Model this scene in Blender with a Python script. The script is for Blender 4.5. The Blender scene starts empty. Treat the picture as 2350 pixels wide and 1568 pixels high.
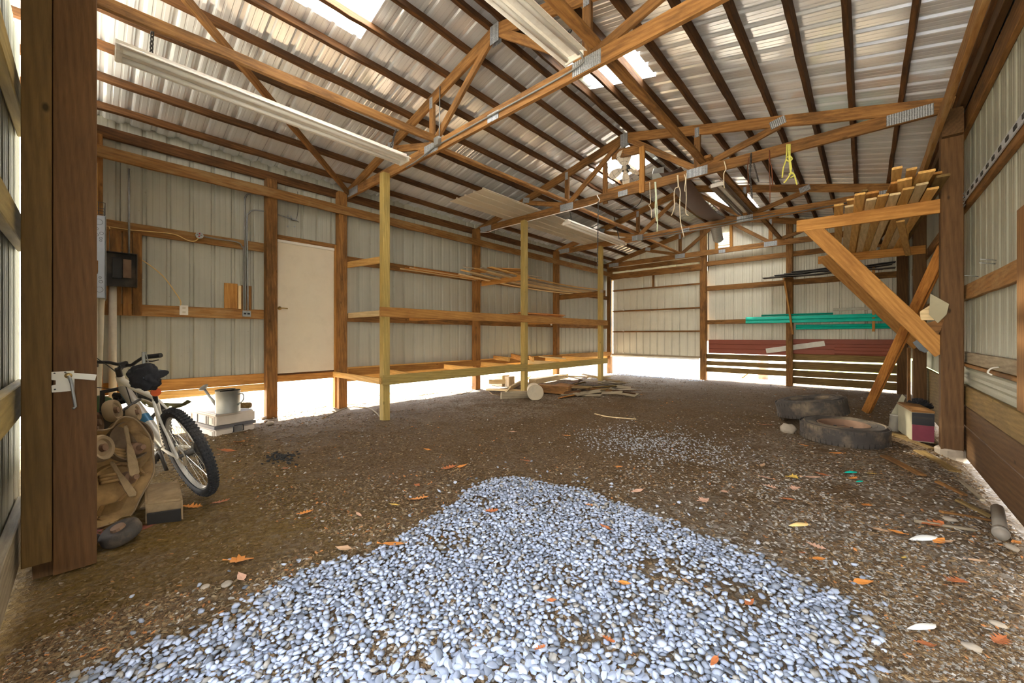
import bpy, bmesh, math, random
import numpy as np
from mathutils import Vector, Matrix, noise as mnoise
R = math.radians
random.seed(7)
C = bpy.context.scene

# ------------------------------------------------------------ camera
F, PX, PY, YAW, EYE = 887.9, 1175.0, 771.2, 0.739, 1.2
cd = bpy.data.cameras.new('camera'); cam = bpy.data.objects.new('camera', cd)
C.collection.objects.link(cam); C.camera = cam
cam.location = (0, 0, EYE); cam.rotation_euler = (R(90), 0, YAW)
cd.sensor_width = 36; cd.lens = F / 2350 * 36; cd.shift_y = -(784 - PY) / 2350; cd.clip_start = .03; cd.clip_end = 300

# ------------------------------------------------------------ sky, sun, exposure
w = bpy.data.worlds.new('sky'); C.world = w; w.use_nodes = True
wn = w.node_tree; wn.nodes.clear()
wo = wn.nodes.new('ShaderNodeOutputWorld'); wb = wn.nodes.new('ShaderNodeBackground')
wt = wn.nodes.new('ShaderNodeTexCoord'); ws = wn.nodes.new('ShaderNodeSeparateXYZ'); wr = wn.nodes.new('ShaderNodeValToRGB')
wn.links.new(wt.outputs['Generated'], ws.inputs[0]); wn.links.new(ws.outputs['Z'], wr.inputs[0])
e = wr.color_ramp.elements; e[0].position = 0.0; e[0].color = (1.0, .93, .80, 1); e[1].position = .6; e[1].color = (.62, .76, 1.0, 1)
m = wr.color_ramp.elements.new(.2); m.color = (.95, .95, .95, 1)
wn.links.new(wr.outputs[0], wb.inputs[0]); wb.inputs[1].default_value = 3.0
wn.links.new(wb.outputs[0], wo.inputs[0])
sl = bpy.data.lights.new('sun', 'SUN'); sl.energy = 20.0; sl.angle = R(1.2); sl.color = (1, .93, .82)
so = bpy.data.objects.new('sun', sl); C.collection.objects.link(so)
so.rotation_euler = Vector((-.66, .16, .73)).to_track_quat('Z', 'Y').to_euler()
vs = C.view_settings; vs.view_transform = 'Standard'; vs.look = 'None'; vs.gamma = 1; vs.use_curve_mapping = False
vs.exposure = 2.05
try:
    C.cycles.max_bounces = 10; C.cycles.diffuse_bounces = 6; C.cycles.glossy_bounces = 4; C.cycles.transmission_bounces = 4
except Exception: pass

# ------------------------------------------------------------ helpers
def ray(px, py):
    X = (px - PX) / F
    return Vector((X * math.cos(YAW) - math.sin(YAW), X * math.sin(YAW) + math.cos(YAW), -(py - PY) / F))
def on(px, py, ax, v):
    d = ray(px, py); o = Vector((0, 0, EYE)); return o + d * ((v - o[ax]) / d[ax])
MAT = {}
WM = {}
def tag(o, label=None, cat=None, group=None, kind=None):
    if label: o['label'] = label
    if cat: o['category'] = cat
    if group: o['group'] = group
    if kind: o['kind'] = kind
    return o
def thing(name, label, cat, loc=(0, 0, 0), rot=None, group=None):
    o = bpy.data.objects.new(name, None); C.collection.objects.link(o); o.empty_display_size = .05
    Mx = Matrix.Translation(loc) @ (rot.to_4x4() if rot else Matrix.Identity(4))
    o.matrix_basis = Mx; WM[o] = Mx
    return tag(o, label, cat, group)
def link(name, me, mat, parent=None, world=None):
    o = bpy.data.objects.new(name, me); C.collection.objects.link(o)
    if mat is not None: me.materials.append(MAT[mat] if isinstance(mat, str) else mat)
    world = world or Matrix.Identity(4)
    if parent is not None:
        o.parent = parent; o.matrix_basis = WM[parent].inverted() @ world
    else: o.matrix_basis = world
    WM[o] = world
    return o
def mesh(name, verts, faces, mat, parent=None, world=None, smooth=False):
    me = bpy.data.meshes.new(name); me.from_pydata([tuple(v) for v in verts], [], faces); me.update()
    if smooth: me.polygons.foreach_set('use_smooth', [True] * len(me.polygons))
    return link(name, me, mat, parent, world)
def recenter(verts):
    c = sum((Vector(v) for v in verts), Vector()) / len(verts)
    return [Vector(v) - c for v in verts], Matrix.Translation(c)
def beam(name, a, b, w, h, mat, parent=None, up=(0, 0, 1), bev=.004, wob=0, bow=0, seg=1, tip=None):
    """timber from a to b; w across, h along 'up'; local x runs along the grain"""
    a, b = Vector(a), Vector(b); L = (b - a).length; x = (b - a).normalized(); upv = Vector(up)
    y = upv.cross(x)
    if y.length < 1e-4: y = Vector((0, 1, 0)).cross(x)
    y.normalize(); z = x.cross(y)
    if wob or bow: seg = max(seg, int(L / .12))
    vs, fs = [], []
    if seg == 1:
        for sx in (-.5, .5):
            e = bev if sx < 0 else -bev
            # chamfered cross-section
            for yy, zz in ((-.5, -.5), (.5, -.5), (.5, .5), (-.5, .5)):
                sy, sz = (1 if yy > 0 else -1), (1 if zz > 0 else -1)
                vs.append((sx * L, yy * w - sy * bev * (0 if sy == sz else 1), zz * h - sz * bev * (1 if sy == sz else 0)))
                vs.append((sx * L, yy * w - sy * bev * (1 if sy == sz else 0), zz * h - sz * bev * (0 if sy == sz else 1)))
        n = 8
        for i in range(n): fs.append((i, (i + 1) % n, n + (i + 1) % n, n + i))
        fs.append(tuple(range(n))[::-1]); fs.append(tuple(range(n, 2 * n)))
    else:
        n = 8; rnd = random.Random(hash((round(a.x, 2), round(a.y, 2), round(a.z, 2))) & 0xffff)
        s0 = rnd.random() * 50
        for i in range(seg + 1):
            t = i / seg; sx = (t - .5) * L
            bz = -bow * 4 * t * (1 - t)
            wz = mnoise.noise(Vector((s0 + sx * 2.3, 0, 0))) * wob; wy = mnoise.noise(Vector((s0 + sx * 1.9, 9, 0))) * wob * .5
            wb_ = mnoise.noise(Vector((s0 + sx * 6, 3, 0))) * wob
            for yy, zz in ((-.5, -.5), (.5, -.5), (.5, .5), (-.5, .5)):
                sy, sz = (1 if yy > 0 else -1), (1 if zz > 0 else -1)
                for k in (0, 1):
                    same = (sy == sz)
                    dy = sy * bev if (same and k == 1) or (not same and k == 0) else 0
                    dz = sz * bev if (same and k == 0) or (not same and k == 1) else 0
                    vs.append((sx, yy * w - dy + wy, zz * h - dz + bz + (wz + wb_ if zz < 0 else wz * .3)))
        for s in range(seg):
            for i in range(n): fs.append((s * n + i, s * n + (i + 1) % n, (s + 1) * n + (i + 1) % n, (s + 1) * n + i))
        fs.append(tuple(range(n))[::-1]); fs.append(tuple(range(seg * n, seg * n + n)))
    Mx = Matrix(((x.x, y.x, z.x, 0), (x.y, y.y, z.y, 0), (x.z, y.z, z.z, 0), (0, 0, 0, 1)))
    Mx = Matrix.Translation((a + b) / 2) @ Mx
    o = mesh(name, vs, fs, mat, parent, Mx)
    return o
def box(name, lo, hi, mat, parent=None, bev=.004):
    """axis-aligned box, grain along the longest side"""
    lo, hi = Vector(lo), Vector(hi); d = hi - lo; c = (lo + hi) / 2
    ax = max(range(3), key=lambda i: d[i])
    if ax == 0: return beam(name, (lo.x, c.y, c.z), (hi.x, c.y, c.z), d.y, d.z, mat, parent, bev=bev)
    if ax == 1: return beam(name, (c.x, lo.y, c.z), (c.x, hi.y, c.z), d.x, d.z, mat, parent, bev=bev)
    return beam(name, (c.x, c.y, lo.z), (c.x, c.y, hi.z), d.x, d.y, mat, parent, up=(0, 1, 0), bev=bev)
class MB:
    def __init__(s): s.v, s.f = [], []
    def add(s, vs, fs):
        n = len(s.v); s.v += [Vector(v) for v in vs]; s.f += [tuple(n + i for i in f) for f in fs]; return s
    def bx(s, c, d, rot=None):
        c = Vector(c); vs = []
        for x in (-.5, .5):
            for y in (-.5, .5):
                for z in (-.5, .5):
                    p = Vector((x * d[0], y * d[1], z * d[2])); vs.append(c + (rot @ p if rot else p))
        return s.add(vs, [(0, 1, 3, 2), (4, 6, 7, 5), (0, 4, 5, 1), (2, 3, 7, 6), (0, 2, 6, 4), (1, 5, 7, 3)])
    def tube(s, pts, r, n=8, cap=True):
        pts = [Vector(p) for p in pts]; N = len(pts); rr = r if isinstance(r, (list, tuple)) else [r] * N
        prev = None; vs = []
        for i, p in enumerate(pts):
            t = (pts[min(i + 1, N - 1)] - pts[max(i - 1, 0)]).normalized()
            if prev is None:
                u = t.orthogonal().normalized()
            else:
                u = (prev - t * prev.dot(t)); u = u.normalized() if u.length > 1e-6 else t.orthogonal().normalized()
            prev = u; v = t.cross(u)
            for k in range(n):
                a = 2 * math.pi * k / n; vs.append(p + (u * math.cos(a) + v * math.sin(a)) * rr[i])
        fs = [(i * n + k, i * n + (k + 1) % n, (i + 1) * n + (k + 1) % n, (i + 1) * n + k) for i in range(N - 1) for k in range(n)]
        if cap: fs += [tuple(range(n))[::-1], tuple((N - 1) * n + k for k in range(n))]
        return s.add(vs, fs)
    def lathe(s, prof, c=(0, 0, 0), axis=(0, 0, 1), n=32, closed=False):
        ax = Vector(axis).normalized(); u = ax.orthogonal().normalized(); v = ax.cross(u); c = Vector(c); vs = []
        for r, z in prof:
            for k in range(n):
                a = 2 * math.pi * k / n; vs.append(c + ax * z + (u * math.cos(a) + v * math.sin(a)) * r)
        P = len(prof)
        fs = [(i * n + k, i * n + (k + 1) % n, ((i + 1) % P) * n + (k + 1) % n, ((i + 1) % P) * n + k) for i in range(P if closed else P - 1) for k in range(n)]
        return s.add(vs, fs)
    def build(s, name, mat, parent=None, smooth=False, world=None):
        if world is None:
            vs, Mx = recenter(s.v)
        else: vs, Mx = s.v, world
        o = mesh(name, vs, s.f, mat, parent, Mx, smooth)
        bm = bmesh.new(); bm.from_mesh(o.data); bmesh.ops.recalc_face_normals(bm, faces=bm.faces); bm.to_mesh(o.data); bm.free()
        return o
def smooth_angle(o, deg=40):
    me = o.data
    me.polygons.foreach_set('use_smooth', [True] * len(me.polygons))
    try: me.set_sharp_from_angle(angle=R(deg))
    except Exception: pass
    return o
def curve_pts(ctrl, n=8):
    """Catmull-Rom through control points"""
    P = [Vector(p) for p in ctrl]; P = [P[0] * 2 - P[1]] + P + [P[-1] * 2 - P[-2]]; out = []
    for i in range(1, len(P) - 2):
        for k in range(n):
            t = k / n; a, b, c, d = P[i - 1], P[i], P[i + 1], P[i + 2]
            out.append(.5 * ((2 * b) + (c - a) * t + (2 * a - 5 * b + 4 * c - d) * t * t + (3 * b - a - 3 * c + d) * t ** 3))
    out.append(P[-2]); return out
def tubeobj(name, pts, r, mat, parent=None, n=8, label=None, cat=None, group=None):
    o = MB().tube(pts, r, n).build(name, mat, parent, smooth=True)
    if label: tag(o, label, cat, group)
    return o
# ------------------------------------------------------------ materials
def newmat(name):
    m = bpy.data.materials.new(name); m.use_nodes = True; nt = m.node_tree; nt.nodes.clear()
    out = nt.nodes.new('ShaderNodeOutputMaterial'); b = nt.nodes.new('ShaderNodeBsdfPrincipled')
    nt.links.new(b.outputs[0], out.inputs[0]); MAT[name] = m
    return m, nt, b, out
def N(nt, t, **k):
    n = nt.nodes.new(t)
    for a, v in k.items():
        if a.startswith('i_'):
            key = a[2:]; key = int(key) if key.isdigit() else key.replace('_', ' ')
            n.inputs[key].default_value = v
        else: setattr(n, a, v)
    return n
def ramp(nt, src, stops):
    r = nt.nodes.new('ShaderNodeValToRGB'); e = r.color_ramp.elements
    e[0].position, e[0].color = stops[0][0], (*stops[0][1], 1)
    e[1].position, e[1].color = stops[-1][0], (*stops[-1][1], 1)
    for p, c in stops[1:-1]: q = e.new(p); q.color = (*c, 1)
    nt.links.new(src, r.inputs[0]); return r.outputs[0]
def mixc(nt, fac, a, b, mode='MIX'):
    n = nt.nodes.new('ShaderNodeMix'); n.data_type = 'RGBA'; n.blend_type = mode
    for s, v in ((n.inputs[0], fac), (n.inputs[6], a), (n.inputs[7], b)):
        if hasattr(v, 'is_output'): nt.links.new(v, s)
        else: s.default_value = v if not isinstance(v, tuple) else (*v, 1)
    return n.outputs[2]
def objcoord(nt, scale=(1, 1, 1), rnd=True, kind='Object'):
    tc = nt.nodes.new('ShaderNodeTexCoord'); mp = nt.nodes.new('ShaderNodeMapping'); mp.inputs['Scale'].default_value = scale
    nt.links.new(tc.outputs[kind], mp.inputs[0])
    if rnd:
        oi = nt.nodes.new('ShaderNodeObjectInfo'); mu = N(nt, 'ShaderNodeMath', operation='MULTIPLY', i_1=37.0)
        nt.links.new(oi.outputs['Random'], mu.inputs[0]); cb = nt.nodes.new('ShaderNodeCombineXYZ')
        for i in range(3): nt.links.new(mu.outputs[0], cb.inputs[i])
        nt.links.new(cb.outputs[0], mp.inputs['Location'])
    return mp.outputs[0]
def rampf(nt, src, a, b):
    m = N(nt, 'ShaderNodeMapRange', i_1=a, i_2=b); m.clamp = True; nt.links.new(src, m.inputs[0]); return m.outputs[0]
def noise(nt, vec, scale, detail=4, rough=.55, dist=0):
    n = N(nt, 'ShaderNodeTexNoise', i_Scale=scale, i_Detail=detail, i_Roughness=rough, i_Distortion=dist); nt.links.new(vec, n.inputs['Vector']); return n.outputs[0]
def bump(nt, b, h, strength=.3, dist=.01):
    n = N(nt, 'ShaderNodeBump', i_Strength=strength, i_Distance=dist); nt.links.new(h, n.inputs['Height']); nt.links.new(n.outputs[0], b.inputs['Normal']); return n
def wood(name, dark, light, stain=(.06, .03, .012), stain_amt=.35, rough=.72, grain=1.0, knots=.5, var=.25):
    m, nt, b, out = newmat(name)
    v = objcoord(nt, (1.6, 22, 22)); v2 = objcoord(nt, (.45, 6, 6)); vs_ = objcoord(nt, (.8, 3.0, 3.0)); v3 = objcoord(nt, (1, 1, 1))
    g = noise(nt, v, 2.6 * grain, 8, .62, .6)
    wv = N(nt, 'ShaderNodeTexWave', wave_type='BANDS', bands_direction='DIAGONAL', i_Scale=2.4 * grain, i_Distortion=4.5, i_Detail=3.0, i_Detail_Scale=.8)
    nt.links.new(v2, wv.inputs['Vector'])
    mx = N(nt, 'ShaderNodeMath', operation='MULTIPLY_ADD', i_1=.17); nt.links.new(wv.outputs['Fac'], mx.inputs[0]); 
    sc = N(nt, 'ShaderNodeMath', operation='MULTIPLY', i_1=.92); nt.links.new(g, sc.inputs[0]); nt.links.new(sc.outputs[0], mx.inputs[2])
    mid = tuple((a + c) / 2 for a, c in zip(dark, light))
    col = ramp(nt, mx.outputs[0], [(.2, dark), (.5, mid), (.8, light)])
    st = rampf(nt, noise(nt, vs_, 2.4, 8, .68), .46, .62)
    sa = N(nt, 'ShaderNodeMath', operation='MULTIPLY', i_1=stain_amt); nt.links.new(st, sa.inputs[0])
    col = mixc(nt, sa.outputs[0], col, stain)
    vo = N(nt, 'ShaderNodeTexVoronoi', i_Scale=2.2); vk = objcoord(nt, (1.2, 2.4, 2.4)); nt.links.new(vk, vo.inputs['Vector'])
    kn = rampf(nt, vo.outputs['Distance'], .085, .045)
    ka = N(nt, 'ShaderNodeMath', operation='MULTIPLY', i_1=knots); nt.links.new(kn, ka.inputs[0])
    col = mixc(nt, ka.outputs[0], col, tuple(c * .28 for c in dark))
    oi = nt.nodes.new('ShaderNodeObjectInfo'); rv = N(nt, 'ShaderNodeMapRange', i_3=1 - var, i_4=1 + var * .6); nt.links.new(oi.outputs['Random'], rv.inputs[0])
    hs = N(nt, 'ShaderNodeHueSaturation'); nt.links.new(rv.outputs[0], hs.inputs['Value']); nt.links.new(col, hs.inputs['Color'])
    nt.links.new(hs.outputs[0], b.inputs['Base Color']); b.inputs['Roughness'].default_value = rough
    b.inputs['Specular IOR Level'].default_value = .25
    bump(nt, b, g, .35, .004)
    return m
wood('rough_wood', (.14, .057, .015), (.35, .17, .05), stain_amt=.6)
wood('truss_wood', (.165, .070, .020), (.39, .195, .062), stain_amt=.6)
wood('stained_wood', (.15, .062, .018), (.40, .20, .06), stain=(.50, .34, .15), stain_amt=.4)
wood('dark_wood', (.05, .021, .008), (.17, .075, .024), stain=(.03, .015, .007), stain_amt=.6)
wood('new_wood', (.46, .235, .055), (.80, .50, .17), stain=(.35, .15, .03), stain_amt=.25)
wood('orange_wood', (.31, .13, .028), (.57, .29, .078), stain=(.22, .085, .02), stain_amt=.45)
wood('treated_wood', (.28, .19, .05), (.52, .37, .12), stain=(.25, .2, .08), stain_amt=.45)
wood('jamb_wood', (.088, .041, .016), (.175, .085, .033), stain=(.075, .037, .017), stain_amt=.35, grain=1.6, var=.12, knots=.8)
wood('jamb_wood_pale', (.11, .063, .021), (.215, .124, .044), stain=(.12, .07, .03), stain_amt=.4, grain=1.3, var=.1, knots=.9)
wood('cedar', (.36, .12, .02), (.66, .30, .07), stain=(.16, .05, .012), stain_amt=.6, grain=1.4)
wood('grey_wood', (.20, .15, .095), (.47, .38, .25), stain=(.12, .09, .06), stain_amt=.4)
wood('pale_wood', (.52, .38, .19), (.84, .66, .38), stain=(.4, .27, .12), stain_amt=.25)
wood('slat_wood', (.12, .072, .022), (.28, .18, .062), stain=(.08, .045, .015), stain_amt=.4)
wood('post_wood', (.062, .031, .012), (.155, .08, .03), stain=(.08, .035, .012), stain_amt=.4, knots=.7)

def plain(name, col, rough=.6, metal=0, nscale=6, amt=.18, bumpy=0, spec=.4, dirt=None, dirt_amt=.4, dscale=3):
    m, nt, b, out = newmat(name); v = objcoord(nt)
    n = noise(nt, v, nscale, 6, .6)
    c = ramp(nt, n, [(.25, tuple(x * (1 - amt) for x in col)), (.75, tuple(min(1, x * (1 + amt)) for x in col))])
    if dirt:
        d = rampf(nt, noise(nt, v, dscale, 7, .65), .48, .68); da = N(nt, 'ShaderNodeMath', operation='MULTIPLY', i_1=dirt_amt); nt.links.new(d, da.inputs[0])
        c = mixc(nt, da.outputs[0], c, dirt)
    nt.links.new(c, b.inputs['Base Color']); b.inputs['Roughness'].default_value = rough; b.inputs['Metallic'].default_value = metal
    b.inputs['Specular IOR Level'].default_value = spec
    if bumpy: bump(nt, b, n, bumpy, .01)
    return m
plain('black_rubber', (.022, .022, .024), .75, nscale=20, bumpy=.3, dirt=(.16, .12, .08), dirt_amt=.25)
plain('old_rubber', (.06, .05, .042), .85, nscale=14, bumpy=.4, dirt=(.34, .25, .15), dirt_amt=.6, dscale=3)
plain('black_paint', (.02, .02, .022), .4)
plain('black_cloth', (.022, .022, .026), .85, nscale=30, bumpy=.3)
plain('dark_steel', (.09, .085, .08), .5, .7)
plain('rusty_steel', (.24, .14, .085), .75, .2, dirt=(.30, .21, .13), dirt_amt=.5)
plain('galvanised', (.36, .38, .39), .42, .75, nscale=25)
plain('grey_conduit', (.24, .24, .225), .45, .4)
plain('white_paint', (.78, .74, .66), .5, amt=.06, dirt=(.45, .36, .25), dirt_amt=.25)
plain('door_paint', (.74, .65, .50), .55, amt=.04, nscale=2, dirt=(.45, .36, .24), dirt_amt=.12, dscale=5)
plain('tube_white', (.94, .92, .88), .3, amt=.03)
plain('lamp_housing', (.93, .90, .84), .45, amt=.06, dirt=(.5, .38, .25), dirt_amt=.25, dscale=8)
plain('lamp_reflector', (.30, .25, .20), .35, .6)
plain('box_grey', (.56, .62, .74), .45, .3, amt=.06, dirt=(.6, .62, .68), dirt_amt=.4, dscale=9)
plain('zinc', (.50, .53, .56), .45, .2, nscale=30)
plain('knockout', (.25, .28, .36), .4, .6)
plain('brass', (.55, .40, .16), .35, .9)
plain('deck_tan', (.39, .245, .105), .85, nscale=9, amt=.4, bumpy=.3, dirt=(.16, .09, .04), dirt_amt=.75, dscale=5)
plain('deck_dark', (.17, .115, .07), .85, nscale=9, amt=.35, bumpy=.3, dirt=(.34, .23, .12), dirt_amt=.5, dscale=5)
plain('deck_red', (.20, .03, .02), .6, dirt=(.3, .2, .1), dirt_amt=.5)
plain('wheel_tan', (.34, .245, .145), .8, bumpy=.2)
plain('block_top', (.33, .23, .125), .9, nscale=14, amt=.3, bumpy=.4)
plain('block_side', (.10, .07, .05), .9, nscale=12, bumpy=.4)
plain('bike_silver', (.46, .44, .40), .4, .3, dirt=(.3, .22, .14), dirt_amt=.3)
plain('bike_blue', (.03, .14, .26), .4, .2)
plain('chrome', (.7, .68, .64), .25, .9)
plain('case_plastic', (.62, .54, .46), .6, amt=.05, dirt=(.42, .36, .26), dirt_amt=.3, dscale=7)
plain('case_top', (.62, .63, .70), .5, amt=.05)
plain('case_band', (.12, .115, .12), .5)
plain('teal', (.0, .50, .37), .45, amt=.1)
plain('red_panel', (.27, .065, .032), .55, amt=.15, nscale=3, dirt=(.18, .05, .03), dirt_amt=.4)
plain('maroon', (.20, .03, .05), .6, dirt=(.14, .08, .08), dirt_amt=.5)
plain('grey_pipe', (.27, .235, .185), .6, dirt=(.2, .13, .08), dirt_amt=.4)
plain('beige_card', (.40, .36, .24), .8, dirt=(.25, .2, .12), dirt_amt=.4)
plain('rope_yellow', (.72, .70, .16), .8, nscale=60)
plain('rope_cream', (.74, .64, .46), .8, nscale=60)
plain('rope_brown', (.16, .05, .02), .8)
plain('wire_yellow', (.76, .52, .20), .6)
plain('strap_green', (.60, .66, .48), .8)
plain('brown_metal', (.085, .042, .028), .5, .2, amt=.15, nscale=2)
plain('dark_panel', (.05, .045, .04), .5, .5, dirt=(.2, .14, .1), dirt_amt=.4)
plain('fan_metal', (.66, .57, .45), .55, .3)
plain('pvc', (.62, .56, .44), .5)
plain('bucket_plastic', (.50, .42, .30), .55, dirt=(.4, .3, .18), dirt_amt=.4)
plain('stone', (.33, .27, .20), .9, nscale=8, amt=.3, bumpy=.5)
plain('fur_dark', (.02, .02, .022), .95, nscale=40, bumpy=.6)
plain('charcoal', (.03, .026, .022), .9)
plain('jug_green', (.03, .07, .02), .6)
plain('leaf_green', (.10, .28, .03), .7)
plain('tractor_green', (.14, .13, .045), .6, dirt=(.3, .22, .1), dirt_amt=.4)
plain('pink_post', (.60, .28, .22), .7)
plain('white_scrap', (.70, .66, .58), .7)
plain('blue_grey', (.30, .36, .42), .6)
plain('red_plastic', (.45, .03, .03), .4)
plain('orange_reflector', (.6, .1, .02), .4)

def siding(name, base, streak, rough=.5, metal=0., vert=True):
    m, nt, b, out = newmat(name)
    v = objcoord(nt, (14, 14, .35) if vert else (.35, 14, 14), rnd=False); v2 = objcoord(nt, rnd=False)
    n = noise(nt, v, 2.0, 5, .6); n2 = noise(nt, v2, 1.2, 5, .6)
    c = ramp(nt, n, [(.3, streak), (.7, base)])
    c = mixc(nt, rampf(nt, n2, .45, .75), c, tuple(x * .82 for x in base))
    sp = rampf(nt, noise(nt, v2, 28, 3, .5), .70, .78); sa = N(nt, 'ShaderNodeMath', operation='MULTIPLY', i_1=.5); nt.links.new(sp, sa.inputs[0])
    c = mixc(nt, sa.outputs[0], c, (.2, .16, .1))
    nt.links.new(c, b.inputs['Base Color']); b.inputs['Roughness'].default_value = rough; b.inputs['Metallic'].default_value = metal
    return m
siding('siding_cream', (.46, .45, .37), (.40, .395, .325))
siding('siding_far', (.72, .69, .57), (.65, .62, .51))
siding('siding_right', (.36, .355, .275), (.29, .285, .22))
siding('sheet_white', (.70, .63, .50), (.66, .59, .46), rough=.5)
siding('sheet_grey', (.45, .42, .33), (.38, .36, .29), rough=.5)

m, nt, b, out = newmat('roof_metal')
v = objcoord(nt, (.4, 7, 1), rnd=False); v2 = objcoord(nt, (1, 1, 1), rnd=False)
n = noise(nt, v, 2.5, 5, .6); n2 = noise(nt, v2, .9, 4, .6)
c = ramp(nt, n, [(.25, (.87, .91, .95)), (.75, (.93, .96, .99))])
nt.links.new(c, b.inputs['Base Color']); b.inputs['Metallic'].default_value = .5
rr = N(nt, 'ShaderNodeMapRange', i_3=.13, i_4=.24); nt.links.new(n2, rr.inputs[0]); nt.links.new(rr.outputs[0], b.inputs['Roughness'])
bump(nt, b, noise(nt, objcoord(nt, (1.2, 5, 1), rnd=False), 1.6, 3, .5), .05, .03)

m, nt, b, out = newmat('skylight_fibreglass')
tr = N(nt, 'ShaderNodeBsdfTranslucent', i_Color=(.93, .90, .82, 1)); tp = N(nt, 'ShaderNodeBsdfTransparent', i_Color=(.9, .9, .86, 1))
mx = N(nt, 'ShaderNodeMixShader', i_0=.08); nt.links.new(tr.outputs[0], mx.inputs[1]); nt.links.new(tp.outputs[0], mx.inputs[2])
mx2 = N(nt, 'ShaderNodeMixShader', i_0=.12); b.inputs['Base Color'].default_value = (.8, .75, .6, 1)
nt.links.new(mx.outputs[0], mx2.inputs[1]); nt.links.new(b.outputs[0], mx2.inputs[2]); nt.links.new(mx2.outputs[0], out.inputs[0])

# nail plates: rows of punched slots
m, nt, b, out = newmat('nail_plate')
v = objcoord(nt, (1, 1, 1), rnd=False)
wv = N(nt, 'ShaderNodeTexWave', wave_type='BANDS', bands_direction='X', i_Scale=16.0, i_Distortion=1.0); nt.links.new(v, wv.inputs['Vector'])
vo = N(nt, 'ShaderNodeTexVoronoi', i_Scale=90.0); nt.links.new(v, vo.inputs['Vector'])
c = ramp(nt, wv.outputs['Fac'], [(.25, (.10, .11, .12)), (.5, (.42, .46, .50)), (.8, (.50, .54, .58))])
c = mixc(nt, .25, c, vo.outputs['Distance'])
nt.links.new(c, b.inputs['Base Color']); b.inputs['Metallic'].default_value = .5; b.inputs['Roughness'].default_value = .5
bump(nt, b, wv.outputs['Fac'], .6, .004)

# coloured by mesh attribute (stones, chips, leaves)
def attrmat(name, rough=.8, bs=60, bstr=.3, amt=.25):
    m, nt, b, out = newmat(name)
    a = N(nt, 'ShaderNodeAttribute', attribute_name='tint'); v = objcoord(nt)
    n = noise(nt, v, bs, 4, .6); r = N(nt, 'ShaderNodeMapRange', i_3=1 - amt, i_4=1 + amt); nt.links.new(n, r.inputs[0])
    hs = N(nt, 'ShaderNodeHueSaturation'); nt.links.new(a.outputs['Color'], hs.inputs['Color']); nt.links.new(r.outputs[0], hs.inputs['Value'])
    nt.links.new(hs.outputs[0], b.inputs['Base Color']); b.inputs['Roughness'].default_value = rough; b.inputs['Specular IOR Level'].default_value = .3
    bump(nt, b, n, bstr, .004); return m
attrmat('stone_tint'); attrmat('chip_tint')

# leaves: colour per object
m, nt, b, out = newmat('leaf')
oi = nt.nodes.new('ShaderNodeObjectInfo')
v = objcoord(nt); n = noise(nt, v, 30, 4, .6); r = N(nt, 'ShaderNodeMapRange', i_3=.7, i_4=1.2); nt.links.new(n, r.inputs[0])
hs = N(nt, 'ShaderNodeHueSaturation'); nt.links.new(oi.outputs['Color'], hs.inputs['Color']); nt.links.new(r.outputs[0], hs.inputs['Value'])
nt.links.new(hs.outputs[0], b.inputs['Base Color']); b.inputs['Roughness'].default_value = .7
# gravel stones: colour per object
m, nt, b, out = newmat('gravel_stone')
oi = nt.nodes.new('ShaderNodeObjectInfo')
v = objcoord(nt); n = noise(nt, v, 60, 5, .6); r = N(nt, 'ShaderNodeMapRange', i_3=.78, i_4=1.2); nt.links.new(n, r.inputs[0])
hs = N(nt, 'ShaderNodeHueSaturation'); nt.links.new(oi.outputs['Color'], hs.inputs['Color']); nt.links.new(r.outputs[0], hs.inputs['Value'])
nt.links.new(hs.outputs[0], b.inputs['Base Color']); b.inputs['Roughness'].default_value = .75; bump(nt, b, n, .25, .004)

# the dirt floor; attribute 'zone': r = smooth ochre mud, g = grey stony dirt, b = outside
m, nt, b, out = newmat('dirt')
v = objcoord(nt, rnd=False)
a = N(nt, 'ShaderNodeAttribute', attribute_name='zone'); sx = nt.nodes.new('ShaderNodeSeparateColor'); nt.links.new(a.outputs['Color'], sx.inputs[0])
n1 = noise(nt, v, 2.2, 8, .65); n2 = noise(nt, v, 38, 6, .7); vo = N(nt, 'ShaderNodeTexVoronoi', i_Scale=42.0); nt.links.new(v, vo.inputs['Vector'])
vo2 = N(nt, 'ShaderNodeTexVoronoi', feature='DISTANCE_TO_EDGE', i_Scale=26.0); nd = N(nt, 'ShaderNodeVectorMath', operation='ADD')
nz = N(nt, 'ShaderNodeTexNoise', i_Scale=9.0, i_Detail=3.0); nt.links.new(v, nz.inputs['Vector']); nt.links.new(v, nd.inputs[0]); nt.links.new(nz.outputs['Color'], nd.inputs[1]); nt.links.new(nd.outputs[0], vo2.inputs['Vector'])
base = ramp(nt, n2, [(.25, (.034, .017, .006)), (.5, (.108, .060, .021)), (.75, (.25, .16, .075))])
ochre = ramp(nt, n2, [(.25, (.055, .030, .005)), (.5, (.14, .080, .012)), (.78, (.25, .155, .038))])
grey = ramp(nt, vo.outputs['Color'], [(.1, (.085, .055, .03)), (.5, (.20, .155, .105)), (.95, (.40, .345, .29))])
n3 = noise(nt, v, 15, 8, .75); outc = ramp(nt, n3, [(.40, (.006, .004, .002)), (.46, (.022, .014, .006)), (.52, (.34, .28, .18)), (.8, (.80, .74, .62))])
crack = ramp(nt, vo2.outputs['Distance'], [(.0, (.25, .22, .2)), (.05, (1, 1, 1))])
c = mixc(nt, sx.outputs[0], base, ochre); c = mixc(nt, .7, c, crack, 'MULTIPLY')
gf = N(nt, 'ShaderNodeMath', operation='MULTIPLY', use_clamp=True); nt.links.new(sx.outputs[1], gf.inputs[0]); nt.links.new(rampf(nt, n1, .30, .62), gf.inputs[1])
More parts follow.
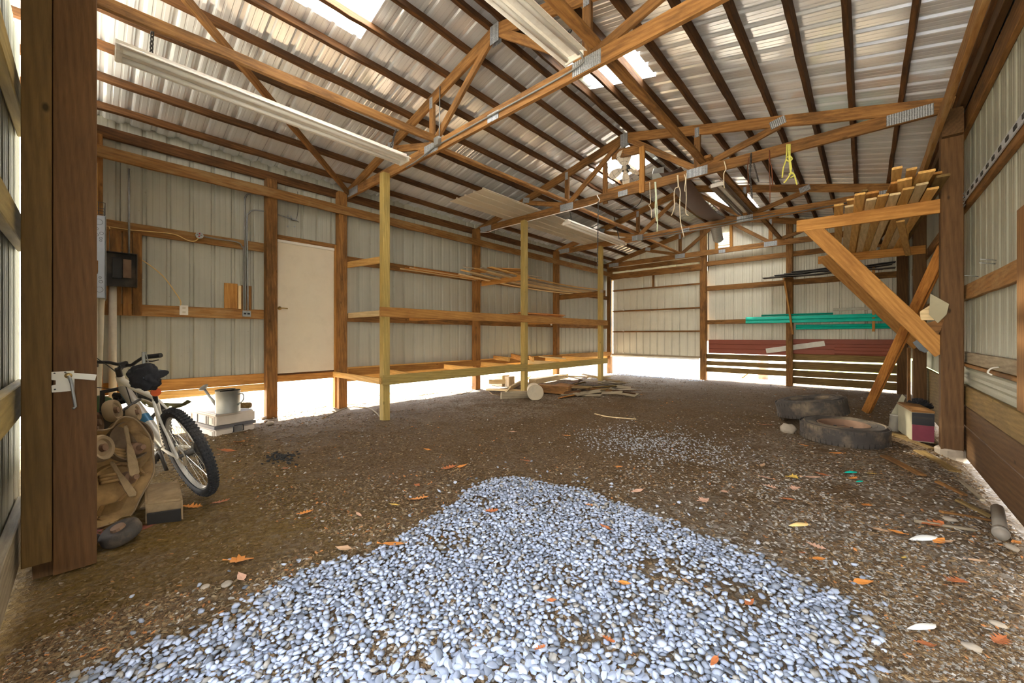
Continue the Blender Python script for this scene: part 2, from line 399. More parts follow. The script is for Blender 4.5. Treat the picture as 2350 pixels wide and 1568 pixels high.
c = mixc(nt, gf.outputs[0], c, grey); c = mixc(nt, rampf(nt, n1, .55, .72), c, mixc(nt, .5, c, (.075, .04, .018)))
c = mixc(nt, sx.outputs[2], c, outc)
nt.links.new(c, b.inputs['Base Color']); b.inputs['Roughness'].default_value = .9; b.inputs['Specular IOR Level'].default_value = .15
ad = N(nt, 'ShaderNodeMath', operation='MULTIPLY_ADD', i_1=.6); nt.links.new(vo.outputs['Distance'], ad.inputs[0]); nt.links.new(n2, ad.inputs[2])
bump(nt, b, ad.outputs[0], .8, .02)
# outside ground
m, nt, b, out = newmat('outside_ground')
v = objcoord(nt, rnd=False); n1 = noise(nt, v, .35, 4, .6); n2 = noise(nt, v, 22, 6, .7)
g1 = ramp(nt, n2, [(.3, (.40, .30, .18)), (.55, (.74, .66, .52)), (.8, (.86, .80, .70))]); g2 = ramp(nt, n2, [(.3, (.16, .26, .04)), (.7, (.50, .62, .16))])
sp = nt.nodes.new('ShaderNodeSeparateXYZ'); nt.links.new(v, sp.inputs[0])
fx = rampf(nt, sp.outputs[0], -2.6, -1.6); fy = rampf(nt, sp.outputs[1], 12.6, 13.2); fm = N(nt, 'ShaderNodeMath', operation='MULTIPLY'); nt.links.new(fx, fm.inputs[0]); nt.links.new(fy, fm.inputs[1])
c = mixc(nt, fm.outputs[0], mixc(nt, rampf(nt, n1, .58, .68), g1, g2), g2)
nt.links.new(c, b.inputs['Base Color']); b.inputs['Roughness'].default_value = .95
bump(nt, b, n2, .6, .03)
# ------------------------------------------------------------ ground
XL, XR, YF = -6.60, .80, 12.25
def sstep(a, b, x):
    t = min(1, max(0, (x - a) / (b - a))); return t * t * (3 - 2 * t)
def heap(x, y):
    """1 inside the pale gravel spread, 0 outside"""
    l = -2.05 - .25 * sstep(1.2, 2.0, y) + .35 * sstep(2.2, 2.9, y) + mnoise.noise(Vector((x * 2, y * 2, 5))) * .14
    top = 2.55 + .12 * mnoise.noise(Vector((x * 2.2, 1, 4))) - .15 * sstep(-1.0, 0, x)
    r = .02 + .12 * mnoise.noise(Vector((1, y * 2.5, 7)))
    return sstep(l - .05, l + .05, x) * (1 - sstep(r - .12, r + .06, x)) * (1 - sstep(top - .1, top + .04, y))
def gz(x, y):
    z = -.08 * sstep(6, 11, y) + .03 * sstep(-5.5, -6.5, x) * 0 - .05 * sstep(-6.4, -7.2, x) - .10 * sstep(.40, .80, x) * (1 - sstep(8, 10, y))
    z += .022 * mnoise.noise(Vector((x * .9, y * .9, 0))) + .010 * mnoise.noise(Vector((x * 3.1, y * 3.1, 2)))
    return z
def fine(x, y):
    return .006 * mnoise.noise(Vector((x * 11, y * 11, 3))) + .004 * mnoise.noise(Vector((x * 27, y * 27, 8)))
def grid_axis(a, b, s0, s1, near):
    out = [a]
    while out[-1] < b: out.append(out[-1] + (s0 if out[-1] < near else s1))
    return out
xs = [-9.5 + i * .12 for i in range(21)]; xs = [x for x in xs if x < -7.0]
x = -7.0
while x < 1.6: xs.append(x); x += .035
xs += [1.7, 2.0, 2.6, 3.2]
ys = grid_axis(-1.6, 6.5, .03, .06, 6.5); ys += grid_axis(ys[-1] + .06, 13.2, .07, .07, 0); ys += [14, 15, 16.5]
vs_, fs_, zone = [], [], []
for j, y in enumerate(ys):
    for i, x in enumerate(xs):
        edge = min(1, max(0, min((x + 9.5) / 1.5, (3.2 - x) / 1.5, (16.5 - y) / 2.5, (y + 1.6) / .5 if y < -1.1 else 1)))
        z = (gz(x, y) + fine(x, y)) * edge + (-.16) * (1 - edge)
        vs_.append((x, y, z))
        o_ = max(sstep(-6.55, -6.75, x) if x > -9 else 1, sstep(12.25, 12.6, y), sstep(.82, .95, x)) if True else 0
        if x < -6.55 or y > 12.25: o_ = max(1 - sstep(-6.9, -6.5, x), sstep(12.25, 12.5, y))
        r_ = (1 - sstep(-2.6, -1.6, x + .5 * mnoise.noise(Vector((x, y, 1))))) * (1 - sstep(.7, 1.7, y)) * .95
        g_ = max(.25, sstep(-1.9, -.3, x + .4 * mnoise.noise(Vector((x, y, 6)))) * (1 - sstep(5.0, 7.0, y)) * .9, (1 - sstep(-4.2, -2.8, x)) * sstep(3, 4.5, y) * .8)
        zone.append((r_, g_, o_, 1))
nx = len(xs)
for j in range(len(ys) - 1):
    for i in range(nx - 1): fs_.append((j * nx + i, j * nx + i + 1, (j + 1) * nx + i + 1, (j + 1) * nx + i))
floor = mesh('floor', vs_, fs_, 'dirt', smooth=True); tag(floor, 'trodden brown dirt floor of the shed', 'floor', kind='structure')
ca = floor.data.color_attributes.new('zone', 'FLOAT_COLOR', 'POINT'); ca.data.foreach_set('color', [c for z in zone for c in z])
og = mesh('ground', [(-70, -60, -.17), (60, -60, -.17), (60, 90, -.17), (-70, 90, -.17)], [(0, 1, 2, 3)], 'outside_ground')
tag(og, 'sunlit gravel and grass ground outside the shed', 'ground', kind='structure')

# ------------------------------------------------------------ ribbed sheet metal
def ribbed(name, o, along, across, out, L, W, mat, period=.2286, phase=0, depth=.026, parent=None, minor=True, rw=.05, mh=.0018):
    """sheet from corner o; ribs run 'along' for L, repeat 'across' over W; ribs stand off towards 'out'"""
    o, al, ac, ot = Vector(o), Vector(along).normalized(), Vector(across).normalized(), Vector(out).normalized()
    prof = []; k = math.floor(-phase / period) - 1
    while True:
        s = phase + k * period
        if s > W + period: break
        pts = [(s - rw / 2 - .012, 0), (s - rw / 2, .004), (s - rw * .27, depth), (s + rw * .27, depth), (s + rw / 2, .004), (s + rw / 2 + .012, 0)]
        if minor:
            for q in (.36, .64): pts += [(s + period * q - .011, 0), (s + period * q - .006, mh), (s + period * q + .006, mh), (s + period * q + .011, 0)]
        prof += pts; k += 1
    pr = [p for p in prof if 0 < p[0] < W]
    pr = [(0, 0)] + pr + [(W, 0)]
    vs, fs = [], []; n = len(pr)
    for t in (0, 1):
        for s, d in pr: vs.append(o + al * (t * L) + ac * s + ot * d)
    for i in range(n - 1): fs.append((i, i + 1, n + i + 1, n + i))
    v2, Mx = recenter(vs)
    return mesh(name, v2, fs, mat, parent, Mx)

# left wall: siding panel above the skirt, door gap between y 1.94 and 2.80
wl = thing('wall_left', 'cream ribbed metal siding of the long left wall', 'wall', (XL, 6, .5)); wl['kind'] = 'structure'
def rib_left(y0, y1, z0, z1): ribbed('siding', (XL, y0, z0), (0, 0, 1), (0, 1, 0), (-1, 0, 0), z1 - z0, y1 - y0, 'siding_cream', phase=(.476 - y0) % .2286, parent=wl)
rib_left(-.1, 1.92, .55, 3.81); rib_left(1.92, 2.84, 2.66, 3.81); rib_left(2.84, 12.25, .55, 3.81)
# right wall
wrt = thing('wall_right', 'cream ribbed metal siding of the right wall', 'wall', (XR, 8, .5)); wrt['kind'] = 'structure'
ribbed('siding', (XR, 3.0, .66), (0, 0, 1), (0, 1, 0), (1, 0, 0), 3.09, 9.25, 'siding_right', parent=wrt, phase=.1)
# far wall: gable siding
RPX, RPZ, RS = -2.96, 4.58, .25
def rp(x): return RPZ - RS * abs(x - RPX)
wf = thing('wall_far', 'pale ribbed metal siding of the far gable wall', 'wall', (-2.9, YF, .5)); wf['kind'] = 'structure'
def far_sheet(x0, x1, z0, topf, holes=None):
    prof = []; per = .2286; k = math.floor((x0 + 3.169) / per) - 1; xs_ = [(x0, 0)]
    while True:
        s = -3.169 + k * per
        if s > x1: break
        for dx, d in ((-.035, 0), (-.023, .004), (-.012, .024), (.012, .024), (.023, .004), (.035, 0), (.078, 0), (.083, .0035), (.089, .0035), (.094, 0), (.140, 0), (.145, .0035), (.151, .0035), (.156, 0)):
            if x0 < s + dx < x1: xs_.append((s + dx, d))
        k += 1
    xs_.append((x1, 0)); vs, fs = [], []
    for x, d in xs_: vs += [(x, YF + d, z0), (x, YF + d, topf(x))]
    for i in range(len(xs_) - 1): fs.append((2 * i, 2 * i + 2, 2 * i + 3, 2 * i + 1))
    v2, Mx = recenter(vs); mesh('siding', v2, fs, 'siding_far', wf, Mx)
top = lambda x: rp(x) + .1
far_sheet(-6.6, -3.38, 3.10, top); far_sheet(-3.47, -3.11, 1.05, top); far_sheet(-3.11, -2.79, 1.05, lambda x: 3.74)
far_sheet(-3.11, -2.79, 4.16, top); far_sheet(-2.79, .80, 1.05, top)
far_sheet(-3.38, .80, .70, lambda x: 1.05)
# front wall left of the jamb (mostly hidden behind it)
wfr = thing('wall_front', 'ribbed metal siding of the near wall beside the door jamb', 'wall', (-5, -.02, .5)); wfr['kind'] = 'structure'
ribbed('siding', (-6.6, -.13, .4), (0, 0, 1), (1, 0, 0), (0, -1, 0), 3.3, 3.4, 'siding_cream', parent=wfr)

ribbed('siding', (-3.2, -.35, 2.9), (0, 0, 1), (1, 0, 0), (0, -1, 0), 1.8, 4.0, 'siding_cream', parent=wfr)  # unseen gable siding above the opening, added to cut the front daylight
ribbed('siding', (XR, -.35, .1), (0, 0, 1), (0, 1, 0), (1, 0, 0), 3.6, 3.4, 'siding_right', parent=wrt)
# ------------------------------------------------------------ roof: galvanised sheets with four translucent panels
ceil = thing('ceiling', 'galvanised ribbed metal roof sheets on dark purlins', 'ceiling', (RPX, 6, 4.6)); ceil['kind'] = 'structure'
PUR = .089
def roof_sheet(side, y0, y1, xa, xb, mat, name, parent, zo=0):
    """side -1 left slope, +1 right; xa eave end, xb ridge end"""
    za, zb = rp(xa) + PUR + zo, rp(xb) + PUR + zo
    al = Vector((xb - xa, 0, zb - za)); o = (xa, y0, za); n = Vector((side * RS, 0, 1)).normalized()
    return ribbed(name, o, al, (0, 1, 0), n, al.length, y1 - y0, mat, phase=(.10 - y0) % .2286, parent=parent, depth=.022, rw=.06, mh=.0018)
EL, ER = -7.0, 1.15
def sky_split(side, panels, e):
    y = -1.2
    for y0, y1, xlow in panels:
        roof_sheet(side, y, y0, e, RPX, 'roof_metal', 'roof_sheet', ceil)
        roof_sheet(side, y0, y1, e, xlow, 'roof_metal', 'roof_sheet', ceil)
        y = y1
    roof_sheet(side, y, 12.45, e, RPX, 'roof_metal', 'roof_sheet', ceil)
SKY_L = [(1.07, 1.985, -4.02), (6.55, 7.5, -3.95)]; SKY_R = [(3.85, 4.72, -1.9), (9.95, 11.3, -1.95)]
sky_split(-1, SKY_L, EL); sky_split(1, SKY_R, ER)
k = 1
for side, ps in ((-1, SKY_L), (1, SKY_R)):
    for y0, y1, xl in ps:
        o = roof_sheet(side, y0 - .02, y1 + .02, xl - side * 0 + (-.06 if side < 0 else .06), RPX, 'skylight_fibreglass', 'window_%d' % k, None, zo=.004)
        tag(o, ['glowing translucent roof panel at top left above the near truss', 'translucent roof panel behind the fan', 'small translucent roof panel right of the ridge over the near truss', 'translucent roof panel beyond the far end light on the right slope'][k - 1], 'skylight', kind='structure'); k += 1
# ridge cap outside keeps the ridge closed
mesh('ridge_cap', [(RPX - .2, -1.2, rp(RPX - .2) + PUR + .03), (RPX, -1.2, RPZ + PUR + .035), (RPX + .2, -1.2, rp(RPX + .2) + PUR + .03), (RPX - .2, 12.45, rp(RPX - .2) + PUR + .03), (RPX, 12.45, RPZ + PUR + .035), (RPX + .2, 12.45, rp(RPX + .2) + PUR + .03)], [(0, 1, 4, 3), (1, 2, 5, 4)], 'roof_metal', ceil, Matrix.Identity(4))

# ------------------------------------------------------------ purlins
ORD = ['lowest', 'second', 'third', 'fourth', 'fifth', 'sixth', 'seventh', 'eighth', 'ninth', 'tenth']
PL = [-6.78, -6.33, -5.87, -5.44, -5.0, -4.60, -4.19, -3.80, -3.40, -3.05]
PRr = [.72, .30, -.11, -.48, -.88, -1.26, -1.69, -2.10, -2.50, -2.86]
for lst, sd in ((PL, 'left'), (PRr, 'right')):
    s = -1 if sd == 'left' else 1
    for i, x in enumerate(lst):
        z = rp(x) + PUR / 2
        o = beam('roof_purlin', (x, -.9, z), (x, 12.25, z), .042, PUR, 'dark_wood', up=(s * RS, 0, 1), wob=.010, bev=.003)
        tag(o, 'dark rough-sawn purlin under the %s roof slope, %s up from the eave' % (sd, ORD[i]), 'purlin', 'roof purlins on the %s slope' % sd)

# ------------------------------------------------------------ wall posts
def post(x0, x1, y0, y1, z0, z1, mat, label, name='wall_post', group='wall posts'):
    o = beam(name, ((x0 + x1) / 2, (y0 + y1) / 2, z0), ((x0 + x1) / 2, (y0 + y1) / 2, z1), x1 - x0, y1 - y0, mat, up=(0, 1, 0), bev=.006)
    return tag(o, label, 'post', group)
post(-6.56, -6.42, 1.755, 1.895, -.2, 3.5, 'rough_wood', 'brown wooden wall post left of the pale side door')
post(-6.56, -6.42, 2.80, 2.94, -.2, 3.6, 'rough_wood', 'brown wall post right of the side door carrying the near truss')
post(-6.56, -6.42, 5.85, 5.99, -.2, 3.6, 'rough_wood', 'brown left wall post behind the rack under the middle truss')
post(-6.56, -6.42, 8.92, 9.06, -.2, 3.6, 'rough_wood', 'brown left wall post near the far end of the rack')
post(-6.56, -6.42, 12.05, 12.2, -.2, 3.6, 'rough_wood', 'brown post in the far left corner beside the big door')
post(-3.56, -3.40, 12.06, 12.22, -.25, 4.42, 'rough_wood', 'tall far wall post right of the big door')
post(-1.49, -1.35, 12.06, 12.22, -.25, 4.15, 'rough_wood', 'far wall post behind the teal siding strips')
post(.53, .71, 12.06, 12.22, -.25, 3.6, 'post_wood', 'dark post in the far right corner')
post(.585, .735, 9.04, 9.19, -.25, 3.6, 'post_wood', 'dark right wall post behind the lumber rack')
pn = post(.585, .745, 5.97, 6.12, -.1, 3.53, 'post_wood', 'big dark near post on the right carrying the lumber rack')
post(-6.56, -6.42, -.02, .12, -.2, 3.5, 'rough_wood', 'wall post in the near left corner hidden by the jamb')
# concrete collar visible at the near right post's foot
cc = MB().lathe([(.0, -.1), (.13, -.1), (.125, .02), (.11, .035), (0, .035)], (.67, 6.06, 0), n=14).build('post_footing', 'stone'); tag(cc, 'pale concrete lump at the foot of the near right post', 'footing')

# ------------------------------------------------------------ girts and boards on the left wall
def board(name, a, b, w, h, mat, label, cat='board', group=None, up=(0, 0, 1), **k):
    return tag(beam(name, a, b, w, h, mat, up=up, **k), label, cat, group)
G = 'girts on the left wall'
for z, wd, lab in ((2.505, .13, 'upper'), (1.515, .14, 'middle')):
    board('wall_girt', (-6.58, .1, z), (-6.58, 1.755, z), .04, wd, 'stained_wood', '%s horizontal girt left of the side door' % lab, 'girt', G)
    board('wall_girt', (-6.58, 2.94, z), (-6.58, 12.1, z), .04, wd, 'rough_wood', '%s horizontal girt behind the storage rack' % lab, 'girt', G, wob=.006)
board('door_header', (-6.58, 1.9, 2.70), (-6.58, 2.8, 2.70), .045, .07, 'rough_wood', 'short header board over the pale side door', 'board')
board('eave_girder', (-6.40, -.1, 3.29), (-6.40, 12.1, 3.29), .04, .14, 'stained_wood', 'long stained eave board along the top of the left wall', 'girder', wob=.01)
board('eave_board', (-6.565, -.1, 3.58), (-6.565, 12.2, 3.58), .05, .13, 'dark_wood', 'dark board tucked under the left eave', 'board')
sk = thing('skirt_board', 'orange lower skirt board left of and under the side door', 'board', (-6.57, 1, .5), group='left skirt boards')
box('upper_board', (-6.60, -.1, .50), (-6.56, 2.8, .645), 'orange_wood', sk); box('lower_board', (-6.56, -.1, .40), (-6.53, 1.755, .50), 'new_wood', sk)
sk2 = thing('skirt_board', 'pale skirt board behind the storage rack', 'board', (-6.57, 7, .5), group='left skirt boards')
box('upper_board', (-6.60, 2.94, .50), (-6.56, 12.1, .66), 'new_wood', sk2); box('lower_board', (-6.56, 2.94, .42), (-6.53, 12.05, .55), 'new_wood', sk2)

# side door
dr = thing('door_1', 'pale painted flush side door with brass lever', 'door', (-6.57, 2.35, .62)); dr['kind'] = 'structure'
box('door_leaf', (-6.59, 1.905, .63), (-6.552, 2.775, 2.655), 'door_paint', dr, bev=.003)
box('door_top_rail', (-6.56, 1.9, 2.62), (-6.535, 2.78, 2.66), 'white_paint', dr)
hd = MB().lathe([(0, 0), (.028, 0), (.028, .008), (.014, .012), (.011, .045), (0, .045)], (-6.552, 1.96, 1.62), (1, 0, 0), 16)
hd.tube([(-6.51, 1.96, 1.62), (-6.51, 2.0, 1.622), (-6.512, 2.06, 1.618)], .009); hd.build('door_handle', 'brass', dr.children[0] if dr.children else dr, smooth=True)
box('threshold', (-6.60, 1.9, .60), (-6.55, 2.78, .632), 'dark_wood', dr)
board('door_jack', (-6.56, 2.79, -.0), (-6.56, 2.79, 2.72), .09, .03, 'orange_wood', 'orange trim stud along the right edge of the side door', up=(0, 1, 0))

# ------------------------------------------------------------ far wall: lifted door, girts, slat boards
d2 = thing('door_2', 'big ribbed metal door at the far left hanging above a bright gap', 'door', (-5, 12.1, .55)); d2['kind'] = 'structure'
ribbed('door_sheet', (-6.36, 12.13, .55), (0, 0, 1), (1, 0, 0), (0, 1, 0), 2.66, 2.80, 'siding_far', parent=d2, phase=(-5.977 + 6.36) % .2286)
for z, h_ in ((2.735, .045), (2.03, .045), (1.34, .045)): box('door_rail', (-6.36, 12.08, z - h_ / 2), (-3.56, 12.13, z + h_ / 2), 'rough_wood', d2)
box('bottom_rail', (-6.38, 12.06, .545), (-3.56, 12.13, .60), 'grey_wood', d2); box('bottom_track', (-6.38, 12.04, .50), (-3.58, 12.07, .55), 'white_paint', d2)
box('door_stile', (-4.99, 12.09, 2.76), (-4.93, 12.13, 3.14), 'rough_wood', d2)
for z in (2.07, 1.38, .64): MB().bx((-5.95, 12.06, z), (.05, .03, .05)).build('roller_bracket', 'white_paint', d2)
tubeobj('track', [(-6.40, 12.03, 3.15), (-6.40, 12.03, .5)], .02, 'galvanised', d2)
board('door_lintel', (-6.42, 12.05, 3.21), (-3.5, 12.05, 3.21), .05, .19, 'rough_wood', 'rough lintel over the big far door', 'beam', wob=.012)
board('gable_beam', (-6.5, 12.0, 3.43), (-3.5, 12.0, 3.43), .05, .13, 'rough_wood', 'upper beam above the big far door lintel', 'beam', wob=.01)
board('wall_girt', (-3.4, 12.2, 2.58), (-1.49, 12.2, 2.58), .05, .14, 'rough_wood', 'upper girt on the far wall between its two tall posts', 'girt', 'girts on the far wall')
board('wall_girt', (-1.35, 12.2, 2.58), (.55, 12.2, 2.58), .05, .14, 'rough_wood', 'upper girt on the far wall right of the propped stud', 'girt', 'girts on the far wall')
board('wall_girt', (-3.4, 12.2, 1.60), (.55, 12.2, 1.60), .05, .12, 'rough_wood', 'lower far wall girt behind the teal strips', 'girt', 'girts on the far wall')
board('wall_girt', (-3.4, 12.17, 3.30), (.7, 12.17, 3.30), .05, .13, 'rough_wood', 'top far wall girt just under the end truss', 'girt', 'girts on the far wall', wob=.01)
def slat(x0, x1, z0, z1, lab, y=12.18, mat='slat_wood'):
    board('wall_plank', (x0, y, (z0 + z1) / 2), (x1, y, (z0 + z1) / 2), .035, z1 - z0, mat, lab, 'plank', 'slat planks at the foot of the far wall')
slat(-3.4, -1.45, .535, .68, 'top brown plank of the left slat bay, under the red sheet')
slat(-3.4, -1.45, .35, .475, 'middle brown plank of the left slat bay')
slat(-3.4, -1.45, .16, .30, 'lowest brown plank of the left slat bay above the bright hole')
slat(-1.4, .6, .585, .76, 'top brown plank of the right slat bay'); slat(-1.4, .6, .352, .55, 'second brown plank of the right slat bay')
slat(-1.4, .6, .17, .328, 'third brown plank of the right slat bay'); slat(-1.4, .6, -.02, .152, 'lowest brown plank of the right slat bay')
def redp(x0, x1, z0, z1, y, lab):
    t = thing('red_sheet', lab, 'sheet', (x0, y, z0), group='red sheets on the far wall')
    n = 3; 
    for i in range(n): 
        a = z0 + (z1 - z0) * i / n; mesh('sheet_lap', [(x0, y, a), (x1, y, a), (x1, y - .012, a + .012), (x0, y - .012, a + .012), (x1, y, (a + (z1 - z0) / n)), (x0, y, a + (z1 - z0) / n), (x0, y + .01, a), (x1, y + .01, a), (x1, y + .01, a + (z1 - z0) / n), (x0, y + .01, a + (z1 - z0) / n)], [(0, 1, 2, 3), (3, 2, 4, 5), (6, 9, 8, 7), (5, 4, 8, 9), (0, 6, 7, 1)], 'red_panel', t, Matrix.Identity(4))
redp(-3.34, -1.49, .70, 1.09, 12.15, 'brick-red lapped sheet left of the propped stud on the far wall')
redp(-1.35, .55, .74, 1.12, 12.15, 'brick-red lapped sheet right of the propped stud on the far wall')
redp(-.535, .55, .765, 1.00, 12.12, 'shorter red sheet overlapping at the far right')
board('white_board', (-1.93, 12.125, .80), (-.72, 12.125, 1.02), .012, .13, 'white_scrap', 'crooked white board across the red sheets')
# louvre vent in the gable
lv = thing('window_5', 'small louvred vent in the far gable', 'vent', (-2.95, 12.2, 3.75)); lv['kind'] = 'structure'
for i in range(8): MB().bx((-2.95, 12.25, 3.79 + i * .05), (.32, .052, .006), Matrix.Rotation(R(-42), 3, 'X')).build('louvre', 'white_paint', lv)
box('vent_stud', (-3.17, 12.12, 3.66), (-3.10, 12.2, 4.3), 'orange_wood', lv); box('vent_stud', (-2.80, 12.12, 3.66), (-2.73, 12.2, 4.35), 'orange_wood', lv)
# teal vinyl strips
def teal(x0, x1, z0, z1, y, lab):
    n = 2; prof = []; hh = (z1 - z0) / n
    for i in range(n): prof += [(y, z0 + i * hh), (y - .028, z0 + i * hh + .012), (y - .022, z0 + i * hh + hh * .5), (y - .004, z0 + (i + 1) * hh - .004)]
    prof += [(y, z1), (y + .008, z1), (y + .008, z0)]
    m_ = len(prof); vs = [(x, a, b) for x in (x0, x1) for a, b in prof]; fs = [(i, (i + 1) % m_, m_ + (i + 1) % m_, m_ + i) for i in range(m_)] + [tuple(range(m_))[::-1], tuple(range(m_, 2 * m_))]
    v2, Mx = recenter(vs); tag(mesh('siding_strip', v2, fs, 'teal', None, Mx), lab, 'siding strip', 'teal vinyl strips')
teal(-2.37, .50, 1.53, 1.705, 11.97, 'long teal vinyl siding strip hung across the far wall')
teal(-2.02, -.56, 1.715, 1.76, 12.03, 'short teal strip showing above the long one')
teal(-1.28, .48, 1.36, 1.48, 12.03, 'lower teal vinyl strip right of the propped stud')
board('grey_trim', (-.56, 12.1, 1.83), (.5, 12.1, 1.83), .02, .06, 'sheet_grey', 'pale grey trim strip above the teal strips at right')
# bracket with black sheets on top
br = thing('propped_stud', 'thin leaning stud that props the bracket of dark sheets', 'stud', (-1.5, 11.9, 1.3))
beam('leaning_stud', (-1.50, 11.86, 2.66), (-1.33, 11.95, 1.24), .04, .085, 'orange_wood', br, up=(0, 1, 0)); beam('bracket_arm', (-1.50, 11.82, 2.62), (-1.35, 12.1, 2.62), .04, .09, 'rough_wood', br)
for i, (x0, x1, z, dy) in enumerate(((-1.95, .3, 2.69, 0), (-1.8, .5, 2.705, .05), (-1.7, -.2, 2.735, .02), (-1.5, .45, 2.76, .06), (-1.35, .5, 2.79, .03))):
    vs = []; 
    for t in range(9):
        x = x0 + (x1 - x0) * t / 8; z_ = z + .02 * math.sin(t * 1.3 + i) * (t > 2); vs += [(x, 11.72 + dy, z_), (x, 12.02 + dy, z_ + .004), (x, 12.02 + dy, z_ + .014), (x, 11.72 + dy, z_ + .010)]
    fs = [(4 * t + k, 4 * t + (k + 1) % 4, 4 * t + 4 + (k + 1) % 4, 4 * t + 4 + k) for t in range(8) for k in range(4)] + [(0, 3, 2, 1), (32, 33, 34, 35)]
    v2, Mx = recenter(vs); tag(mesh('dark_sheet', v2, fs, 'dark_steel', None, Mx), ['lowest', 'second lowest', 'middle', 'second highest', 'topmost'][i] + ' dark metal sheet of the stack on the bracket', 'sheet', 'dark sheets on the far bracket')

# ------------------------------------------------------------ right wall boards
G = 'skirt planks on the right wall'
for z0, z1, lab in ((.49, .69, 'top'), (.285, .485, 'middle'), (-.035, .275, 'lowest')):
    board('wall_plank', (.775, 3.2, (z0 + z1) / 2), (.775, 6.3, (z0 + z1) / 2), .035, z1 - z0, 'slat_wood' if z0 > .4 else 'post_wood', '%s wide skirt plank right of the near right post' % lab, 'plank', G)
board('wall_plank', (.775, 6.3, .30), (.775, 12.1, .30), .035, .72, 'slat_wood', 'skirt plank behind the near right post', 'plank', G)
board('wall_girt', (.78, 3.2, 1.645), (.78, 12.1, 1.645), .04, .15, 'stained_wood', 'stained middle girt on the right wall', 'girt', 'girts on the right wall', wob=.006)
board('wall_girt', (.78, 3.2, .98), (.78, 6.25, .98), .03, .11, 'grey_wood', 'weathered grey girt above the right skirt planks', 'girt', 'girts on the right wall')
board('wall_girt', (.775, 3.2, .905), (.775, 6.25, .905), .05, .03, 'rough_wood', 'thin ledge strip above the right skirt planks', 'girt', 'girts on the right wall')
ribbed_sid = ribbed('siding_strip', (.788, 3.2, .69), (0, 1, 0), (0, 0, 1), (-1, 0, 0), 3.05, .20, 'siding_right', period=.1, minor=False, depth=.01)
tag(ribbed_sid, 'pale horizontal siding strip above the right skirt planks', 'siding strip')
board('wall_girt', (.78, 3.2, 2.575), (.78, 12.1, 2.575), .04, .13, 'rough_wood', 'upper girt with the perforated steel track on the right wall', 'girt', 'girts on the right wall')
board('wall_girt', (.78, 3.2, 3.40), (.78, 12.1, 3.40), .04, .19, 'rough_wood', 'top girt under the right eave', 'girt', 'girts on the right wall')
board('eave_board', (.745, 3.2, 3.60), (.745, 12.1, 3.60), .05, .11, 'post_wood', 'dark board tucked under the right eave', 'board')
board('eave_girder', (.565, 2.6, 3.365), (.565, 12.1, 3.365), .04, .14, 'stained_wood', 'inner eave girder nailed across the right posts', 'girder', wob=.008)
board('post_block', (.66, 5.9, 3.36), (.66, 5.97, 3.36), .15, .24, 'post_wood', 'short block nailed on top of the near right post', 'block')
tk = thing('perforated_track', 'perforated galvanised steel track on the upper right girt', 'track', (.755, 5, 2.6))
mb = MB()
mb.bx((.752, 4.7, 2.60), (.004, 3.0, .075)); mb.bx((.748, 4.7, 2.563), (.008, 3.0, .003)); mb.build('rail', 'zinc', tk)
for i in range(14): MB().bx((.748, 3.4 + i * .2, 2.602), (.006, .075, .03)).build('slot', 'charcoal', tk)
for i in range(5): tubeobj('rod', [(.75, 6.22, 2.53 + i * .03), (.735, 5.85 + .05 * (i % 2), 2.50 + i * .032), ], .005, 'galvanised', tk)
hb = beam('hanging_board', (.725, 3.80, .74), (.725, 3.80, 1.98), .05, .2, 'truss_wood', up=(0, 1, 0)); tag(hb, 'rough upright board at the right edge of the picture', 'board')
for i, (y, z) in enumerate(((4.85, 1.80), (4.88, 1.775), (5.5, 1.745))):
    tubeobj('nail', [(.77, y, z), (.68, y - .06, z + .012)], .004, 'galvanised', label=['upper', 'lower', 'lone'][i] + ' long nail sticking out of the right girt' + ('s far part' if i == 2 else ''), cat='nail', group='nails in the right girt')
tubeobj('hook', curve_pts([(.76, 4.7, .96), (.72, 4.68, .95), (.70, 4.66, .92), (.72, 4.65, .90)], 4), .006, 'white_scrap', label='small white hook on the ledge of the right wall', cat='hook')
